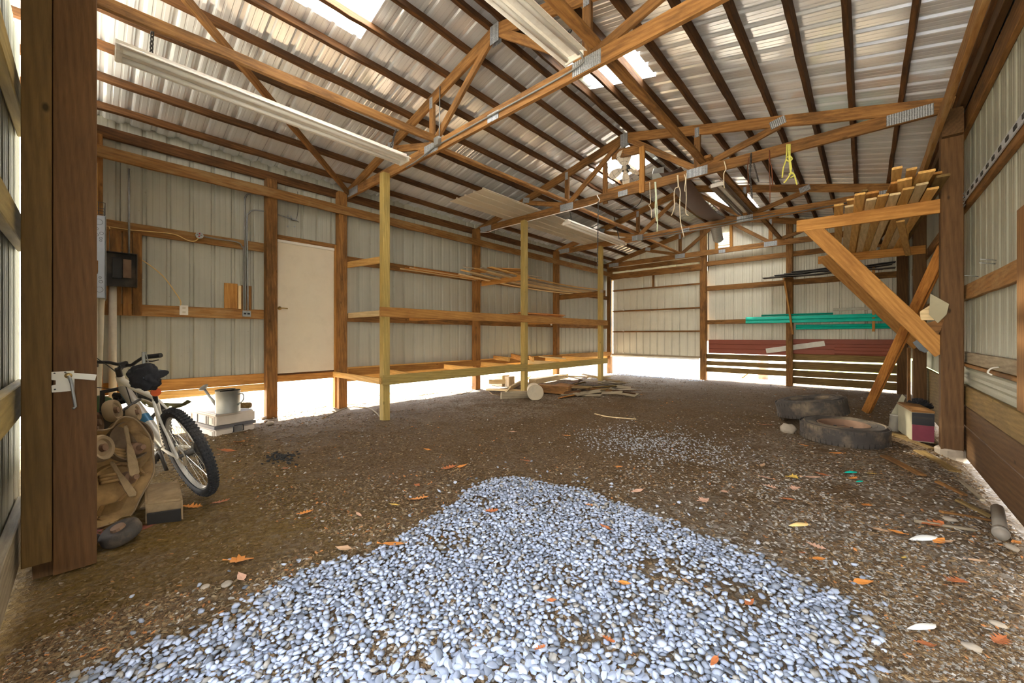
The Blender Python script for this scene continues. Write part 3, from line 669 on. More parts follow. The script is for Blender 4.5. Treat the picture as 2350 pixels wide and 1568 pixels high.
# ------------------------------------------------------------ roof trusses
BT = .14          # chord depth
TB = 4.44         # underside of top chord at the apex
def tz(x, off=0): return TB + off - RS * abs(x - RPX)
def plate(t, x, z, y, w, h, ang=0, par=None):
    for s in (-1, 1):
        MB().bx((0, 0, 0), (w, .003, h)).build('nail_plate', 'nail_plate', par or t, world=Matrix.Translation((x, y + s * .0225, z)) @ Matrix.Rotation(-ang, 4, 'Y'))
def truss(y, label, gable=False):
    t = thing('roof_truss', label, 'truss', (RPX, y, 3.53), group='roof trusses'); th = .04; tc = {}
    for s in (-1, 1):
        a = Vector((RPX + s * 3.64, y, tz(RPX + 3.64, BT / 2) )); b = Vector((RPX + s * .0, y, TB + BT / 2))
        tc[s] = beam('top_chord', a, b, th, BT, 'truss_wood', t, up=(0, 0, 1), wob=.006)
    # bottom chord, its ends cut to the roof slope
    z0, z1 = 3.53, 3.67; d0 = (TB - z0) / RS - .02; d1 = (TB - z1) / RS - .02
    pts = [(-d0, z0), (-d0 * .5, z0 - .004), (0, z0), (d0 * .5, z0 + .003), (d0, z0), (d1, z1), (0, z1), (-d1, z1)]
    vs = [(px_, sy * th / 2, pz - 3.6) for sy in (-1, 1) for px_, pz in pts]; n = len(pts)
    fs = [(i, (i + 1) % n, n + (i + 1) % n, n + i) for i in range(n)] + [tuple(range(n))[::-1], tuple(range(n, 2 * n))]
    bc = mesh('bottom_chord', vs, fs, 'truss_wood', t, Matrix.Translation((RPX, y, 3.6)))
    for s in (-1, 1):
        xp = RPX + s * 1.145
        web = lambda a, b, w=.09: beam('web', (a[0], y, a[1]), (b[0], y, b[1]), th * .95, w, 'truss_wood', t, up=(0, .01, 1) if abs(a[0] - b[0]) > .05 else (1, 0, 0), wob=.004)
        web((xp, 3.66), (xp, tz(xp) + .01)); web((xp - s * .03, 3.66), (RPX + s * .08, TB + .01)); web((xp + s * .05, 3.655), (RPX + s * 2.15, tz(RPX + 2.15) + .02))
        plate(t, xp, 3.605, y, .29, .125, 0, bc); plate(t, RPX + s * 2.13, tz(RPX + 2.13, .055), y, .17, .10, s * math.atan(RS), tc[s])
        plate(t, RPX + s * 3.32, 3.60, y, .36, .12, 0, bc); plate(t, xp, tz(xp, .03), y, .06, .14, 0, tc[s])
    plate(t, RPX, TB + .03, y, .13, .20, 0, tc[1]); plate(t, RPX + (-.02 if not gable else 0), 3.58, y, .17, .09, 0, bc)
    return t
TY = [2.985, 6.035, 9.09, 12.02]
truss(TY[0], 'near roof truss crossing the top of the picture'); truss(TY[1], 'middle roof truss hung with cords and carrying the fan')
truss(TY[2], 'third roof truss with a pipe along its bottom chord'); truss(TY[3], 'end roof truss against the far gable wall', True)

def brd(name, a, b, w, h, mat, label, cat, group=None, **k): return board(name, a, b, w, h, mat, label, cat, group, **k)
G = 'lengthwise ties on the trusses'
brd('truss_tie', (-4.02, -.4, 3.56), (-4.02, 2.96, 3.69), .04, .09, 'truss_wood', 'long tie running to the near truss above the long white lamp', 'tie', G, wob=.008)
brd('truss_tie', (-4.10, 3.01, 3.64), (-4.12, 6.01, 3.715), .09, .04, 'truss_wood', 'tie between the near and the middle truss on the left', 'tie', G, wob=.008)
brd('truss_tie', (-4.12, 6.07, 3.69), (-4.12, 9.07, 3.715), .09, .04, 'truss_wood', 'tie between the middle and the third truss on the left', 'tie', G, wob=.008)
brd('truss_tie', (-1.72, -.4, 3.735), (-1.74, 6.2, 3.735), .09, .05, 'rough_wood', 'heavy mouldy tie over the near truss right of the ridge', 'tie', G, wob=.01)
brd('truss_tie', (-1.64, 5.9, 3.735), (-1.62, 12.0, 3.735), .09, .045, 'rough_wood', 'tie running from the middle truss to the far wall', 'tie', G, wob=.01)
brd('truss_tie', (-4.12, 9.1, 3.69), (-4.12, 12.0, 3.69), .09, .04, 'truss_wood', 'tie between the third truss and the end truss', 'tie', G)
a = on(440, 0, 1, .62); a = Vector((-4.31, .61, 4.06))
bdir = (Vector((-6.44, 2.96, 3.62)) - a)
brd('roof_brace', a - bdir * .35, (-6.44, 2.96, 3.62), .04, .09, 'truss_wood', 'slanting brace from the near truss heel up under the left roof', 'brace', wob=.004)

# pipes, cables and boxes along the trusses
t = thing('lighting_conduit', 'steel conduit along the near truss with a wiring box', 'conduit', (-3, 2.95, 3.5))
tubeobj('pipe', curve_pts([(-4.62, 2.93, 3.50), (-4.35, 2.93, 3.515), (-4.1, 2.95, 3.57), (-3.95, 2.95, 3.585), (-3.0, 2.95, 3.595), (-1.95, 2.95, 3.60), (-1.85, 2.95, 3.68), (-1.9, 2.9, 3.74)], 5), .009, 'grey_conduit', t)
MB().bx((-3.93, 2.935, 3.62), (.09, .05, .10)).build('wiring_box', 'grey_conduit', t)
tubeobj('riser', [(-3.90, 2.94, 3.66), (-3.90, 2.95, 4.30)], .007, 'galvanised', t)
t = thing('truss_cable', 'white cable sagging along the middle truss', 'cable', (-5, 6.0, 3.5))
tubeobj('cable', curve_pts([(-6.45, 5.98, 3.56), (-6.2, 5.98, 3.50), (-5.9, 5.99, 3.52), (-5.2, 6.0, 3.52), (-4.3, 6.0, 3.52), (-3.47, 6.0, 3.525), (-3.45, 5.99, 3.66)], 5), .008, 'tube_white', t)
t = thing('far_conduit', 'grey pipe fixed along the third truss with a round box', 'conduit', (-3, 9.05, 3.55))
tubeobj('pipe', [(-4.1, 9.05, 3.53), (-2.5, 9.05, 3.54), (.3, 9.05, 3.56)], .012, 'grey_conduit', t); tubeobj('second_pipe', [(-4.1, 9.05, 3.58), (-1.3, 9.05, 3.60)], .009, 'grey_conduit', t)
MB().bx((-4.02, 9.03, 3.58), (.12, .06, .13)).build('wiring_box', 'grey_conduit', t)

# ------------------------------------------------------------ fluorescent lamps
def chain(name, a, b, mat, parent, link_=.04):
    a, b = Vector(a), Vector(b); n = max(2, int((b - a).length / (link_ * .72))); mb = MB()
    d = (b - a).normalized(); u = d.orthogonal().normalized(); v = d.cross(u)
    for i in range(n):
        c = a + (b - a) * ((i + .5) / n); s = u if i % 2 else v; pts = []
        for k in range(9):
            an = 2 * math.pi * k / 8; pts.append(c + d * math.cos(an) * link_ * .52 + s * math.sin(an) * link_ * .26)
        mb.tube(pts, link_ * .13, 5, cap=False)
    return mb.build(name, mat, parent, smooth=True)
def lamp(y0, y1, x, z, label, kind=0, yaw=0, wd=.13):
    c = Vector((x, (y0 + y1) / 2, z)); L = y1 - y0
    rot = Matrix.Rotation(yaw, 3, 'Z'); t = thing('fluorescent_lamp', label, 'lamp', c, rot, group='strip lamps under the trusses')
    W = lambda dx, dy, dz: WM[t] @ Matrix.Translation((dx, dy, dz))
    MB().bx((0, 0, 0), (wd * .55, L, .055)).build('housing', 'lamp_housing', t, world=W(0, 0, .03))
    vs = []; prof = [(-wd, -.02), (-wd * .4, .028), (wd * .4, .028), (wd, -.02), (wd, -.028), (wd * .4, .018), (-wd * .4, .018), (-wd, -.028)]
    m_ = 8
    for yy in (-L / 2, L / 2): vs += [(px_, yy, pz) for px_, pz in prof]
    fs = [(i, (i + 1) % m_, m_ + (i + 1) % m_, m_ + i) for i in range(m_)] + [tuple(range(m_))[::-1], tuple(range(m_, 16))]
    rf = mesh('reflector', vs, fs, 'lamp_housing' if kind != 2 else 'lamp_reflector', t, W(0, 0, 0))
    for s in (-1, 1):
        MB().tube([(0, -L / 2 + .04, 0), (0, L / 2 - .04, 0)], .019, 12).build('tube', 'tube_white' if kind != 2 else 'lamp_reflector', rf, smooth=True, world=W(s * wd * .5, 0, -.03))
    for s in (-1, 1): MB().bx((0, 0, 0), (wd * 1.5, .02, .06)).build('end_cap', 'lamp_housing', t, world=W(0, s * (L / 2 - .012), -.02))
    for s in (-1, 1):
        p = WM[t] @ Vector((0, s * L * .42, .06)); tp_ = {-4.16: (-4.035, 3.60), -4.45: (-4.60, rp(-4.60) + .01), -1.80: (-1.66, 3.75)}.get(x, (-1.76, 3.77 + .01)); chain('chain', p, Vector((tp_[0], p.y, max(tp_[1], p.z + .03))), 'dark_steel', t)
    return t
lamp(.14, 2.62, -4.16, 3.36, 'long white strip lamp hanging at upper left before the near truss')
lamp(.55, 2.98, -1.98, 3.74, 'white twin-tube strip lamp at top centre ending at the near truss', 1, R(-2))
lamp(6.52, 9.0, -4.45, 3.50, 'cream strip lamp beyond the middle truss on the left', 1)
lamp(7.0, 9.55, -1.80, 3.72, 'dusty brown strip lamp beyond the hanging cords', 2)

# ------------------------------------------------------------ sheets lying on the trusses
sh = ribbed('roofing_sheet', (-5.66, 4.5, 3.685), (0, 1, 0), (1, 0, 0), (0, 0, 1), 5.15, .92, 'sheet_white', phase=.2, minor=False, rw=.03)
tag(sh, 'long cream ribbed sheet laid across the middle and third trusses', 'sheet')
# brown sagging sheet and grey chute
def trough(name, pts, halfw, depth, mat, label, cat, n=8):
    vs = []; P = [Vector(p) for p in pts]
    for i, p in enumerate(P):
        d = (P[min(i + 1, len(P) - 1)] - P[max(i - 1, 0)]).normalized(); s = d.cross(Vector((0, 0, 1))).normalized(); u = s.cross(d)
        hw = halfw[i] if isinstance(halfw, list) else halfw
        for k in range(n + 1):
            a = -1 + 2 * k / n; vs.append(p + s * a * hw + u * (depth * a * a - depth))
        for k in range(n, -1, -1):
            a = -1 + 2 * k / n; vs.append(p + s * a * hw + u * (depth * a * a - depth + .006))
    m_ = 2 * (n + 1); fs = [(i * m_ + k, i * m_ + (k + 1) % m_, (i + 1) * m_ + (k + 1) % m_, (i + 1) * m_ + k) for i in range(len(P) - 1) for k in range(m_)]
    fs += [tuple(range(m_))[::-1], tuple(range((len(P) - 1) * m_, len(P) * m_))]
    v2, Mx = recenter(vs); o = mesh(name, v2, fs, mat, None, Mx, smooth=True); smooth_angle(o, 50); return tag(o, label, cat)
trough('brown_sheet', curve_pts([(-2.20, 6.0, 3.735), (-2.20, 6.5, 3.65), (-2.24, 7.3, 3.58), (-2.30, 8.3, 3.60), (-2.36, 9.2, 3.735)], 5), .165, .035, 'brown_metal', 'sagging dark brown metal sheet slung between two trusses', 'sheet')
trough('grey_chute', [(-2.35, 8.8, 3.80), (-2.62, 10.3, 3.52)], .11, .07, 'galvanised', 'short grey metal chute poking out past the third truss', 'chute')
o = beam('duct_piece', on(1510, 405, 1, 6.12), on(1512, 392, 1, 6.6), .17, .10, 'grey_conduit'); tag(o, 'grey metal duct piece beside the right fan post', 'duct')

# ------------------------------------------------------------ fan
fc = on(1434, 386, 1, 6.14); ax = Vector((.30, -1, -.30)).normalized()
Q = ax.to_track_quat('Z', 'Y').to_matrix(); FMx = Matrix.Translation(fc) @ Q.to_4x4()
fan = thing('fan', 'old caged fan with tan blades framed by orange timbers on the middle truss', 'fan', fc, Q)
beam('frame_post', (-3.335, 6.07, 3.50), (-3.335, 6.07, 4.20), .085, .04, 'rough_wood', fan, up=(0, 1, 0)); beam('frame_post', (-2.64, 6.0, 3.50), (-2.64, 6.0, 4.24), .085, .04, 'orange_wood', fan, up=(0, 1, 0))
beam('frame_rail', (-3.30, 6.08, 3.70), (-2.67, 6.08, 3.70), .04, .09, 'rough_wood', fan); beam('frame_head', (-3.2, 6.07, 4.30), (-2.62, 6.07, 4.24), .04, .15, 'truss_wood', fan)
for k, (r_, z) in enumerate(((.33, 0), (.30, .05), (.20, .085), (.10, .10), (.30, -.06), (.18, -.10))):
    MB().tube([(math.cos(a) * r_, math.sin(a) * r_, z) for a in [2 * math.pi * i / 40 for i in range(41)]], .0025, 5, cap=False).build('cage_ring', 'dark_steel', fan, world=FMx)
mb = MB()
for i in range(12):
    a = 2 * math.pi * i / 12; mb.tube([(math.cos(a) * r_, math.sin(a) * r_, z) for r_, z in ((.33, 0), (.30, .05), (.20, .085), (.04, .11))], .0014, 4)
    mb.tube([(math.cos(a) * r_, math.sin(a) * r_, z) for r_, z in ((.33, 0), (.30, -.06), (.10, -.12))], .0014, 4)
mb.build('cage_wires', 'dark_steel', fan, world=FMx)
for i, (ang, rad, wdt) in enumerate(((92, .29, .15), (200, .27, .10), (272, .30, .085), (330, .24, .04))):
    vs = []; n = 14; a0 = R(ang)
    for lay in (0, .004):
        for k in range(n):
            t_ = 2 * math.pi * k / n; u_ = .16 + math.cos(t_) * (rad - .05) * .55; v_ = math.sin(t_) * wdt * .75 * (1 + .3 * math.cos(t_))
            zz = v_ * .35 + lay; vs.append((u_ * math.cos(a0) - v_ * math.sin(a0), u_ * math.sin(a0) + v_ * math.cos(a0), zz))
    mesh('blade', vs, [tuple(range(n))[::-1], tuple(range(n, 2 * n))] + [(k, (k + 1) % n, n + (k + 1) % n, n + k) for k in range(n)], 'fan_metal', fan, FMx)
MB().lathe([(0, .05), (.035, .045), (.04, .0), (0, 0)], n=16).build('hub', 'fan_metal', fan, smooth=True, world=FMx)
MB().lathe([(0, -.02), (.06, -.025), (.075, -.06), (.075, -.16), (.05, -.19), (0, -.19)], n=18).build('motor', 'dark_steel', fan, smooth=True, world=FMx)
MB().bx((0, .36, -.05), (.03, .12, .03)).build('hanger', 'dark_steel', fan, world=FMx)
tubeobj('power_cord', curve_pts([fc + Vector((.1, .1, -.25)), (-2.75, 6.1, 3.6), (-2.7, 6.12, 3.45), (-2.85, 6.15, 3.34), (-3.2, 6.2, 3.40)], 6), .006, 'black_rubber', fan)

# ------------------------------------------------------------ cords, chains and ropes over the middle truss
def P6(px, py, y=5.99): return on(px, py, 1, y)
def cord(name, pix, r, mat, label, cat='cord', y=5.985, group='cords hung on the middle truss'):
    pts = [P6(a, b, y + (c[0] if c else 0)) for a, b, *c in pix]
    return tubeobj(name, curve_pts(pts, 6), r, mat, None, 6, label, cat, group)
cord('cord', [(1491, 418), (1492, 450), (1493, 466), (1489, 471), (1494, 480), (1495, 500)], .006, 'rope_cream', 'short cream cord left of the pale green strap')
cord('strap', [(1503, 418), (1505, 450), (1504, 480), (1507, 508)], .011, 'strap_green', 'pale green strap hanging beside the fan post', 'strap')
cord('strap', [(1505, 418), (1507, 460), (1509, 500), (1508, 532)], .008, 'strap_green', 'longer pale strap hanging just right of the green one', 'strap')
cord('cord', [(1554, 402), (1556, 428), (1550, 432), (1547, 445), (1548, 470), (1545, 485), (1541, 495)], .006, 'rope_cream', 'looped cream cord, short left leg')
cord('cord', [(1556, 402), (1557, 425), (1561, 440), (1560, 470), (1562, 510), (1570, 545)], .007, 'rope_cream', 'longest cream cord falling below the third truss')
cord('cord', [(1570, 400), (1573, 412), (1571, 432), (1572, 440)], .005, 'rope_cream', 'short doubled cream cord end near the plate')
cord('cord', [(1575, 398), (1574, 420), (1575, 455), (1574, 488), (1580, 495)], .006, 'rope_cream', 'thin pink-cream cord over the brown sheet')
cord('cord', [(1662, 370), (1666, 388), (1661, 400), (1662, 432)], .007, 'rope_cream', 'knotted cream cord beside the dusty lamp')
cord('cord', [(1719, 362), (1716, 380), (1717, 410), (1716, 443)], .006, 'rope_brown', 'dark brown cord left of the black chain')
t = thing('chain', 'black chain hanging over the middle truss', 'chain', P6(1723, 350), group='chains on the middle truss')
chain('links', P6(1724, 352), P6(1721, 400), 'dark_steel', t); chain('links', P6(1721, 400), P6(1726, 455), 'dark_steel', t); chain('links', P6(1730, 375), P6(1741, 417), 'dark_steel', t, .03)
cord('cord', [(1766, 345), (1767, 372), (1771, 385), (1773, 430)], .007, 'rope_brown', 'brown leather cord with a knot near the right'); cord('cord', [(1766, 345), (1765, 375), (1767, 420), (1767, 465)], .005, 'rope_brown', 'thin brown line beside the leather cord')
t = thing('rope', 'bright yellow rope knotted over the middle truss', 'rope', P6(1808, 330))
for pts in ([(1806, 331), (1805, 360), (1803, 370), (1798, 385), (1795, 408)], [(1810, 331), (1811, 362), (1813, 385), (1814, 398), (1806, 412), (1799, 420)], [(1813, 331), (1813, 362), (1816, 384), (1815, 398), (1822, 400), (1826, 412), (1829, 424)], [(1804, 364), (1812, 358), (1818, 365), (1810, 370), (1804, 366)], [(1810, 400), (1818, 396), (1822, 403), (1814, 408)]):
    tubeobj('strand', curve_pts([P6(a_, b_) for a_, b_ in pts], 5), .0085, 'rope_yellow', t, 7)
t = thing('chain', 'long thin chain hanging left of the fan down past the rack', 'chain', P6(1372, 475), group='chains on the middle truss')
chain('links', P6(1373, 462, 5.98), P6(1371, 610, 5.98), 'dark_steel', t, .035)
# ------------------------------------------------------------ near-left door and jamb
nd = thing('door_3', 'ribbed metal sliding door at the left edge, seen from inside', 'door', (-2.6, -.28, 0)); nd['kind'] = 'structure'
ribbed('door_sheet', (-3.9, -.285, .03), (0, 0, 1), (1, 0, 0), (0, -1, 0), 3.0, 2.4, 'siding_cream', parent=nd, period=.2286, phase=.05)
for z0, z1, m_ in ((2.38, 2.52, 'treated_wood'), (1.70, 1.843, 'treated_wood'), (.775, .945, 'treated_wood')): box('door_rail', (-3.7, -.28, z0), (-1.5, -.235, z1), m_, nd)
box('door_sill', (-3.7, -.28, 0.02), (-1.5, -.235, .25), 'grey_wood', nd)
jb = thing('door_jamb', 'dark brown double-board door jamb post at the left', 'post', (-3.03, -.09, 0))
beam('jamb_board', (-3.02, -.168, .075), (-3.02, -.168, 3.6), .04, .097, 'jamb_wood_pale', jb, up=(0, 1, 0), bev=.003)
beam('jamb_board', (-3.02, -.041, .0), (-3.02, -.041, 3.6), .04, .150, 'jamb_wood', jb, up=(0, 1, 0), bev=.003)
beam('jamb_core', (-3.12, -.08, -.1), (-3.12, -.08, 3.6), .15, .21, 'post_wood', jb, up=(0, 1, 0), bev=.003)
lt = thing('gate_latch', 'white metal latch with a hanging lever on the jamb', 'latch', (-2.998, -.07, 1.0))
q = lambda px, py, x=-2.995: on(px, py, 0, x)
def flat(name, pix, x, th, mat, parent):
    vs = [tuple(q(a, b, x)) for a, b in pix] + [tuple(q(a, b, x) + Vector((th, 0, 0))) for a, b in pix]; n = len(pix)
    v2, Mx = recenter(vs); return mesh(name, v2, [tuple(range(n))[::-1], tuple(range(n, 2 * n))] + [(i, (i + 1) % n, n + (i + 1) % n, n + i) for i in range(n)], mat, parent, Mx)
flat('plate', [(118, 854), (170, 851), (171, 862), (171, 897), (119, 901), (118, 885), (128, 883), (128, 873), (118, 872)], -2.999, .004, 'white_paint', lt)
flat('bar', [(150, 857), (172, 856), (222, 860), (218, 873), (170, 869), (150, 867)], -2.992, .006, 'white_paint', lt)
c0 = q(157, 862); MB().lathe([(0, 0), (.014, 0), (.014, .012), (.007, .018), (0, .018)], c0, (1, 0, 0), 14).build('pivot', 'brass', lt, smooth=True)
tubeobj('lever', [q(157, 862, -2.975), q(164, 880, -2.972), q(173, 934, -2.970), q(168, 938, -2.96)], .006, 'galvanised', lt)
for px_, py_ in ((125, 857), (150, 855), (126, 894), (163, 875)): MB().lathe([(0, 0), (.004, 0), (.003, .003), (0, .003)], q(px_, py_), (1, 0, 0), 8).build('screw', 'dark_steel', lt)

# ------------------------------------------------------------ electrics on the near-left corner
pb = thing('breaker_panel', 'tall grey-blue metal breaker box behind the jamb', 'electrical box', (-5.75, .08, 1.6))
cab = box('cabinet', (-5.98, -.10, 1.58), (-5.60, .120, 2.395), 'box_grey', pb, bev=.003); box('cover_edge', (-5.99, .121, 1.57), (-5.59, .127, 2.405), 'galvanised', pb, bev=.001)
for y, z, r_ in ((.075, 2.33, .028), (.062, 2.26, .012), (.062, 2.20, .012), (.095, 2.22, .013), (.09, 2.17, .010), (.09, 2.145, .008), (.08, 1.66, .026), (.09, 1.74, .013), (.085, 1.78, .009)):
    MB().tube([(-5.599, y + math.cos(a) * r_, z + math.sin(a) * r_) for a in [i * math.pi / 8 for i in range(17)]], .0022, 5, cap=False).build('knockout', 'knockout', cab)
tubeobj('conduit', curve_pts([(-5.70, .06, 1.58), (-5.70, .06, 1.4), (-5.72, .05, .9), (-5.75, .04, .3)], 4), .038, 'pvc', pb, 12)
tubeobj('conduit', curve_pts([(-5.66, .10, 1.58), (-5.67, .095, 1.5), (-5.72, .08, .8), (-5.78, .06, .35)], 4), .022, 'pvc', pb, 12)
wc = thing('wire_basket', 'small dark wire basket above the breaker box', 'basket', (-5.85, .08, 2.42))
mb = MB()
for z in (2.41, 2.47, 2.53):
    mb.tube([(-6.0, .03, z), (-5.62, .03, z), (-5.62, .12, z), (-6.0, .12, z), (-6.0, .03, z)], .003, 5)
for x, y in ((-5.62, .03), (-5.62, .075), (-5.62, .12), (-5.75, .12), (-5.88, .12), (-6.0, .12), (-5.8, .03), (-6.0, .03)): mb.tube([(x, y, 2.41), (x, y, 2.53)], .003, 5)
mb.build('wires', 'dark_steel', wc)
brd('scrap_block', (-5.2, -.12, 1.83), (-5.2, .065, 1.83), .2, .10, 'rough_wood', 'brown wood scrap sticking out behind the jamb by the breaker box', 'block')
tag(box('pale_batten', (-4.75, -.12, 2.2), (-4.65, .055, 2.62), 'new_wood'), 'pale batten standing proud behind the jamb', 'batten')
bk = thing('backing_planks', 'brown vertical planks behind the old fuse box', 'planks', (-6.55, .3, 1.45))
for y0, y1 in ((.06, .17), (.175, .275), (.28, .36), (.365, .45)): box('plank', (-6.56, y0, 1.45), (-6.525, y1, 2.45), 'rough_wood', bk)
fb = thing('fuse_box', 'open rusty black fuse box on the brown planks', 'electrical box', (-6.48, .27, 1.78))
mb = MB(); y0, y1, z0, z1, xa, xb = .145, .40, 1.785, 2.175, -6.524, -6.42
for c_, d_ in ((((xa + xb) / 2, y0, (z0 + z1) / 2), (xb - xa, .006, z1 - z0)), (((xa + xb) / 2, y1, (z0 + z1) / 2), (xb - xa, .006, z1 - z0)), (((xa + xb) / 2, (y0 + y1) / 2, z0), (xb - xa, y1 - y0, .006)), (((xa + xb) / 2, (y0 + y1) / 2, z1), (xb - xa, y1 - y0, .006)), ((xa, (y0 + y1) / 2, (z0 + z1) / 2), (.004, y1 - y0, z1 - z0))): mb.bx(c_, d_)
mb.build('enclosure', 'dark_panel', fb); MB().bx((-6.49, .235, 2.0), (.03, .075, .24)).build('fuse_block', 'black_paint', fb); MB().bx((-6.50, .32, 2.0), (.02, .07, .22)).build('bus_plate', 'rusty_steel', fb)
tubeobj('service_pipe', [(-6.52, .2, 1.78), (-6.52, .2, -.1)], .035, 'pvc', None, 12, 'pale upright pipe below the fuse box', 'pipe'); tubeobj('riser_pipe', [(-6.5, .335, 2.17), (-6.5, .335, 3.2)], .010, 'galvanised', None, 8, 'thin steel pipe rising above the fuse box', 'pipe')
def lw(px, py, x=-6.54): return on(px, py, 0, x)
t = thing('door_conduit', 'pair of grey steel conduits left of the side door', 'conduit', (-6.54, 1.54, 1.55))
tubeobj('pipe', curve_pts([lw(563, 712), lw(563, 600), lw(562, 470), lw(564, 452), lw(573, 445), lw(606, 446)], 4), .012, 'grey_conduit', t); tubeobj('pipe', curve_pts([lw(569, 712), lw(568, 600), lw(567, 505), lw(571, 490), lw(582, 483), lw(610, 486), lw(672, 503)], 4), .010, 'galvanised', t)
tubeobj('pipe', curve_pts([lw(468, 543), lw(500, 549), lw(545, 556), lw(556, 568), lw(559, 580), lw(559, 712)], 4), .009, 'grey_conduit', t)
MB().bx(lw(675, 504), (.04, .07, .03)).build('fitting', 'galvanised', t)
def outlet(name, px, py, w_, h_, mat, lab, holes):
    c_ = lw(px, py, -6.545); t = thing(name, lab, 'outlet', c_); MB().bx(c_, (.02, w_, h_)).build('cover', mat, t)
    for dy, dz in holes: MB().bx(c_ + Vector((.011, dy, dz)), (.004, .032, .026)).build('socket', 'pvc' if mat == 'white_paint' else 'black_paint', t)
outlet('wall_outlet', 422, 712, .085, .125, 'white_paint', 'white double outlet on the middle girt', [(0, .028), (0, -.028)])
outlet('metal_outlet', 566, 720, .10, .085, 'galvanised', 'small grey metal outlet box below the conduits', [(-.022, 0), (.022, 0)])
c_ = lw(457, 541, -6.53); jb2 = thing('junction_box', 'round red-capped junction box on the upper girt', 'junction box', c_)
MB().lathe([(0, 0), (.042, 0), (.045, .03), (0, .03)], c_, (1, 0, 0), 8).build('box', 'galvanised', jb2)
for i, (dy, dz) in enumerate(((-.02, .01), (0, .02), (.02, .005), (-.005, -.015))): MB().lathe([(0, 0), (.010, 0), (.006, .02), (0, .02)], c_ + Vector((.03, dy, dz)), (1, 0, 0), 8).build('wire_cap', 'red_plastic' if i % 2 else 'galvanised', jb2)
tubeobj('cable', curve_pts([lw(243, 519), lw(300, 528), lw(350, 532), lw(400, 538), lw(432, 552), lw(448, 553), lw(457, 545)], 6), .006, 'wire_yellow', None, 6, 'orange cable along the upper girt to the junction box', 'cable', 'loose cables on the left wall')
tubeobj('cable', curve_pts([lw(250, 520), lw(262, 552), lw(290, 583), lw(320, 594), lw(348, 612), lw(376, 636), lw(400, 668), lw(414, 690), lw(414, 702)], 6), .006, 'wire_yellow', None, 6, 'yellow cable curving from the fuse box to the white outlet', 'cable', 'loose cables on the left wall')
tubeobj('cable', curve_pts([lw(315, 608), lw(317, 625), lw(322, 638), lw(329, 643)], 5), .005, 'rope_cream', None, 6, 'short loose cable end beside the fuse box', 'cable', 'loose cables on the left wall')
tubeobj('cable', curve_pts([lw(259, 635), lw(250, 660), lw(246, 690), lw(236, 720), lw(243, 700)], 5), .005, 'wire_yellow', None, 6, 'tangled cable between the two electrical boxes', 'cable', 'loose cables on the left wall')
t = thing('scrap_boards', 'two short wood scraps standing on the middle girt', 'boards', lw(540, 706))
box('wide_piece', (-6.565, 1.275, 1.585), (-6.545, 1.43, 1.935), 'orange_wood', t); box('narrow_piece', (-6.56, 1.435, 1.585), (-6.53, 1.47, 1.91), 'pale_wood', t); box('dark_piece', (-6.57, 1.47, 1.585), (-6.55, 1.60, 1.92), 'rough_wood', t)
for i, (px_, py_) in enumerate(((660, 495), (668, 497), (660, 520), (676, 520))):
    MB().lathe([(0, 0), (.014, 0), (.014, .01), (0, .01)], lw(px_, py_, -6.60), (1, 0, 0), 8).build('bolt_', 'galvanised')
for o in [o for o in bpy.data.objects if o.name.startswith('bolt_')]:
    o.name = 'bolt'; tag(o, 'small grey bolt head in the siding above the side door', 'bolt', 'bolts above the side door')
tubeobj('hanging_hook', curve_pts([lw(683, 440), lw(684, 480), lw(681, 505), lw(686, 510)], 4), .004, 'dark_steel', None, 6, 'thin black hook wire above the side door', 'hook')

# ------------------------------------------------------------ storage rack along the left wall
rk = thing('storage_rack', 'long open timber storage rack along the left wall', 'rack', (-5.8, 6, 0))
for y, m_, z1 in ((2.88, 'treated_wood', 3.535), (5.965, 'treated_wood', 3.535), (9.03, 'treated_wood', 3.535)):
    beam('post', (-5.10, y, -.12), (-5.10, y, z1), .112, .105, m_, rk, up=(0, 1, 0), bev=.006)
box('middle_beam', (-5.05, 2.77, 1.475), (-5.012, 9.25, 1.61), 'orange_wood', rk); box('middle_inner_beam', (-5.19, 2.9, 1.475), (-5.152, 9.2, 1.61), 'orange_wood', rk)
box('lower_beam', (-5.05, 2.80, .50), (-5.012, 5.965, .64), 'treated_wood', rk); box('lower_beam', (-5.05, 5.965, .475), (-5.012, 9.25, .615), 'treated_wood', rk)
box('end_bearer', (-6.8, 2.755, .52), (-5.03, 2.79, .605), 'new_wood', rk); box('end_bearer', (-6.41, 2.945, 1.50), (-5.15, 2.98, 1.585), 'pale_wood', rk)
beam('end_bearer', (-6.45, 2.965, 2.40), (-5.14, 2.965, 2.33), .035, .10, 'new_wood', rk); beam('upper_bearer', (-6.42, 6.03, 2.385), (-5.06, 6.03, 2.405), .035, .11, 'orange_wood', rk)
beam('upper_bearer', (-6.5, 9.10, 2.30), (-5.0, 9.10, 2.32), .04, .14, 'rough_wood', rk); beam('upper_ledge', (-5.07, 9.09, 2.36), (-5.05, 8.97, 2.36), .05, .07, 'grey_wood', rk)
beam('wall_ledger', (-6.39, 2.95, .59), (-6.39, 12.0, .60), .035, .12, 'orange_wood', rk)
for y, dz, m_ in ((3.52, 0, 'new_wood'), (4.9, 0, 'new_wood'), (5.93, .0, 'new_wood'), (7.3, -.01, 'pale_wood'), (8.3, 0, 'new_wood'), (9.1, 0, 'new_wood')):
    beam('cross_joist', (-6.36, y + .03, .575 + dz), (-5.05, y - .12, .575 + dz), .04, .09, m_, rk)
for y in (4.2, 7.5): beam('middle_joist', (-6.5, y, 1.53), (-5.19, y, 1.53), .035, .08, 'orange_wood', rk)
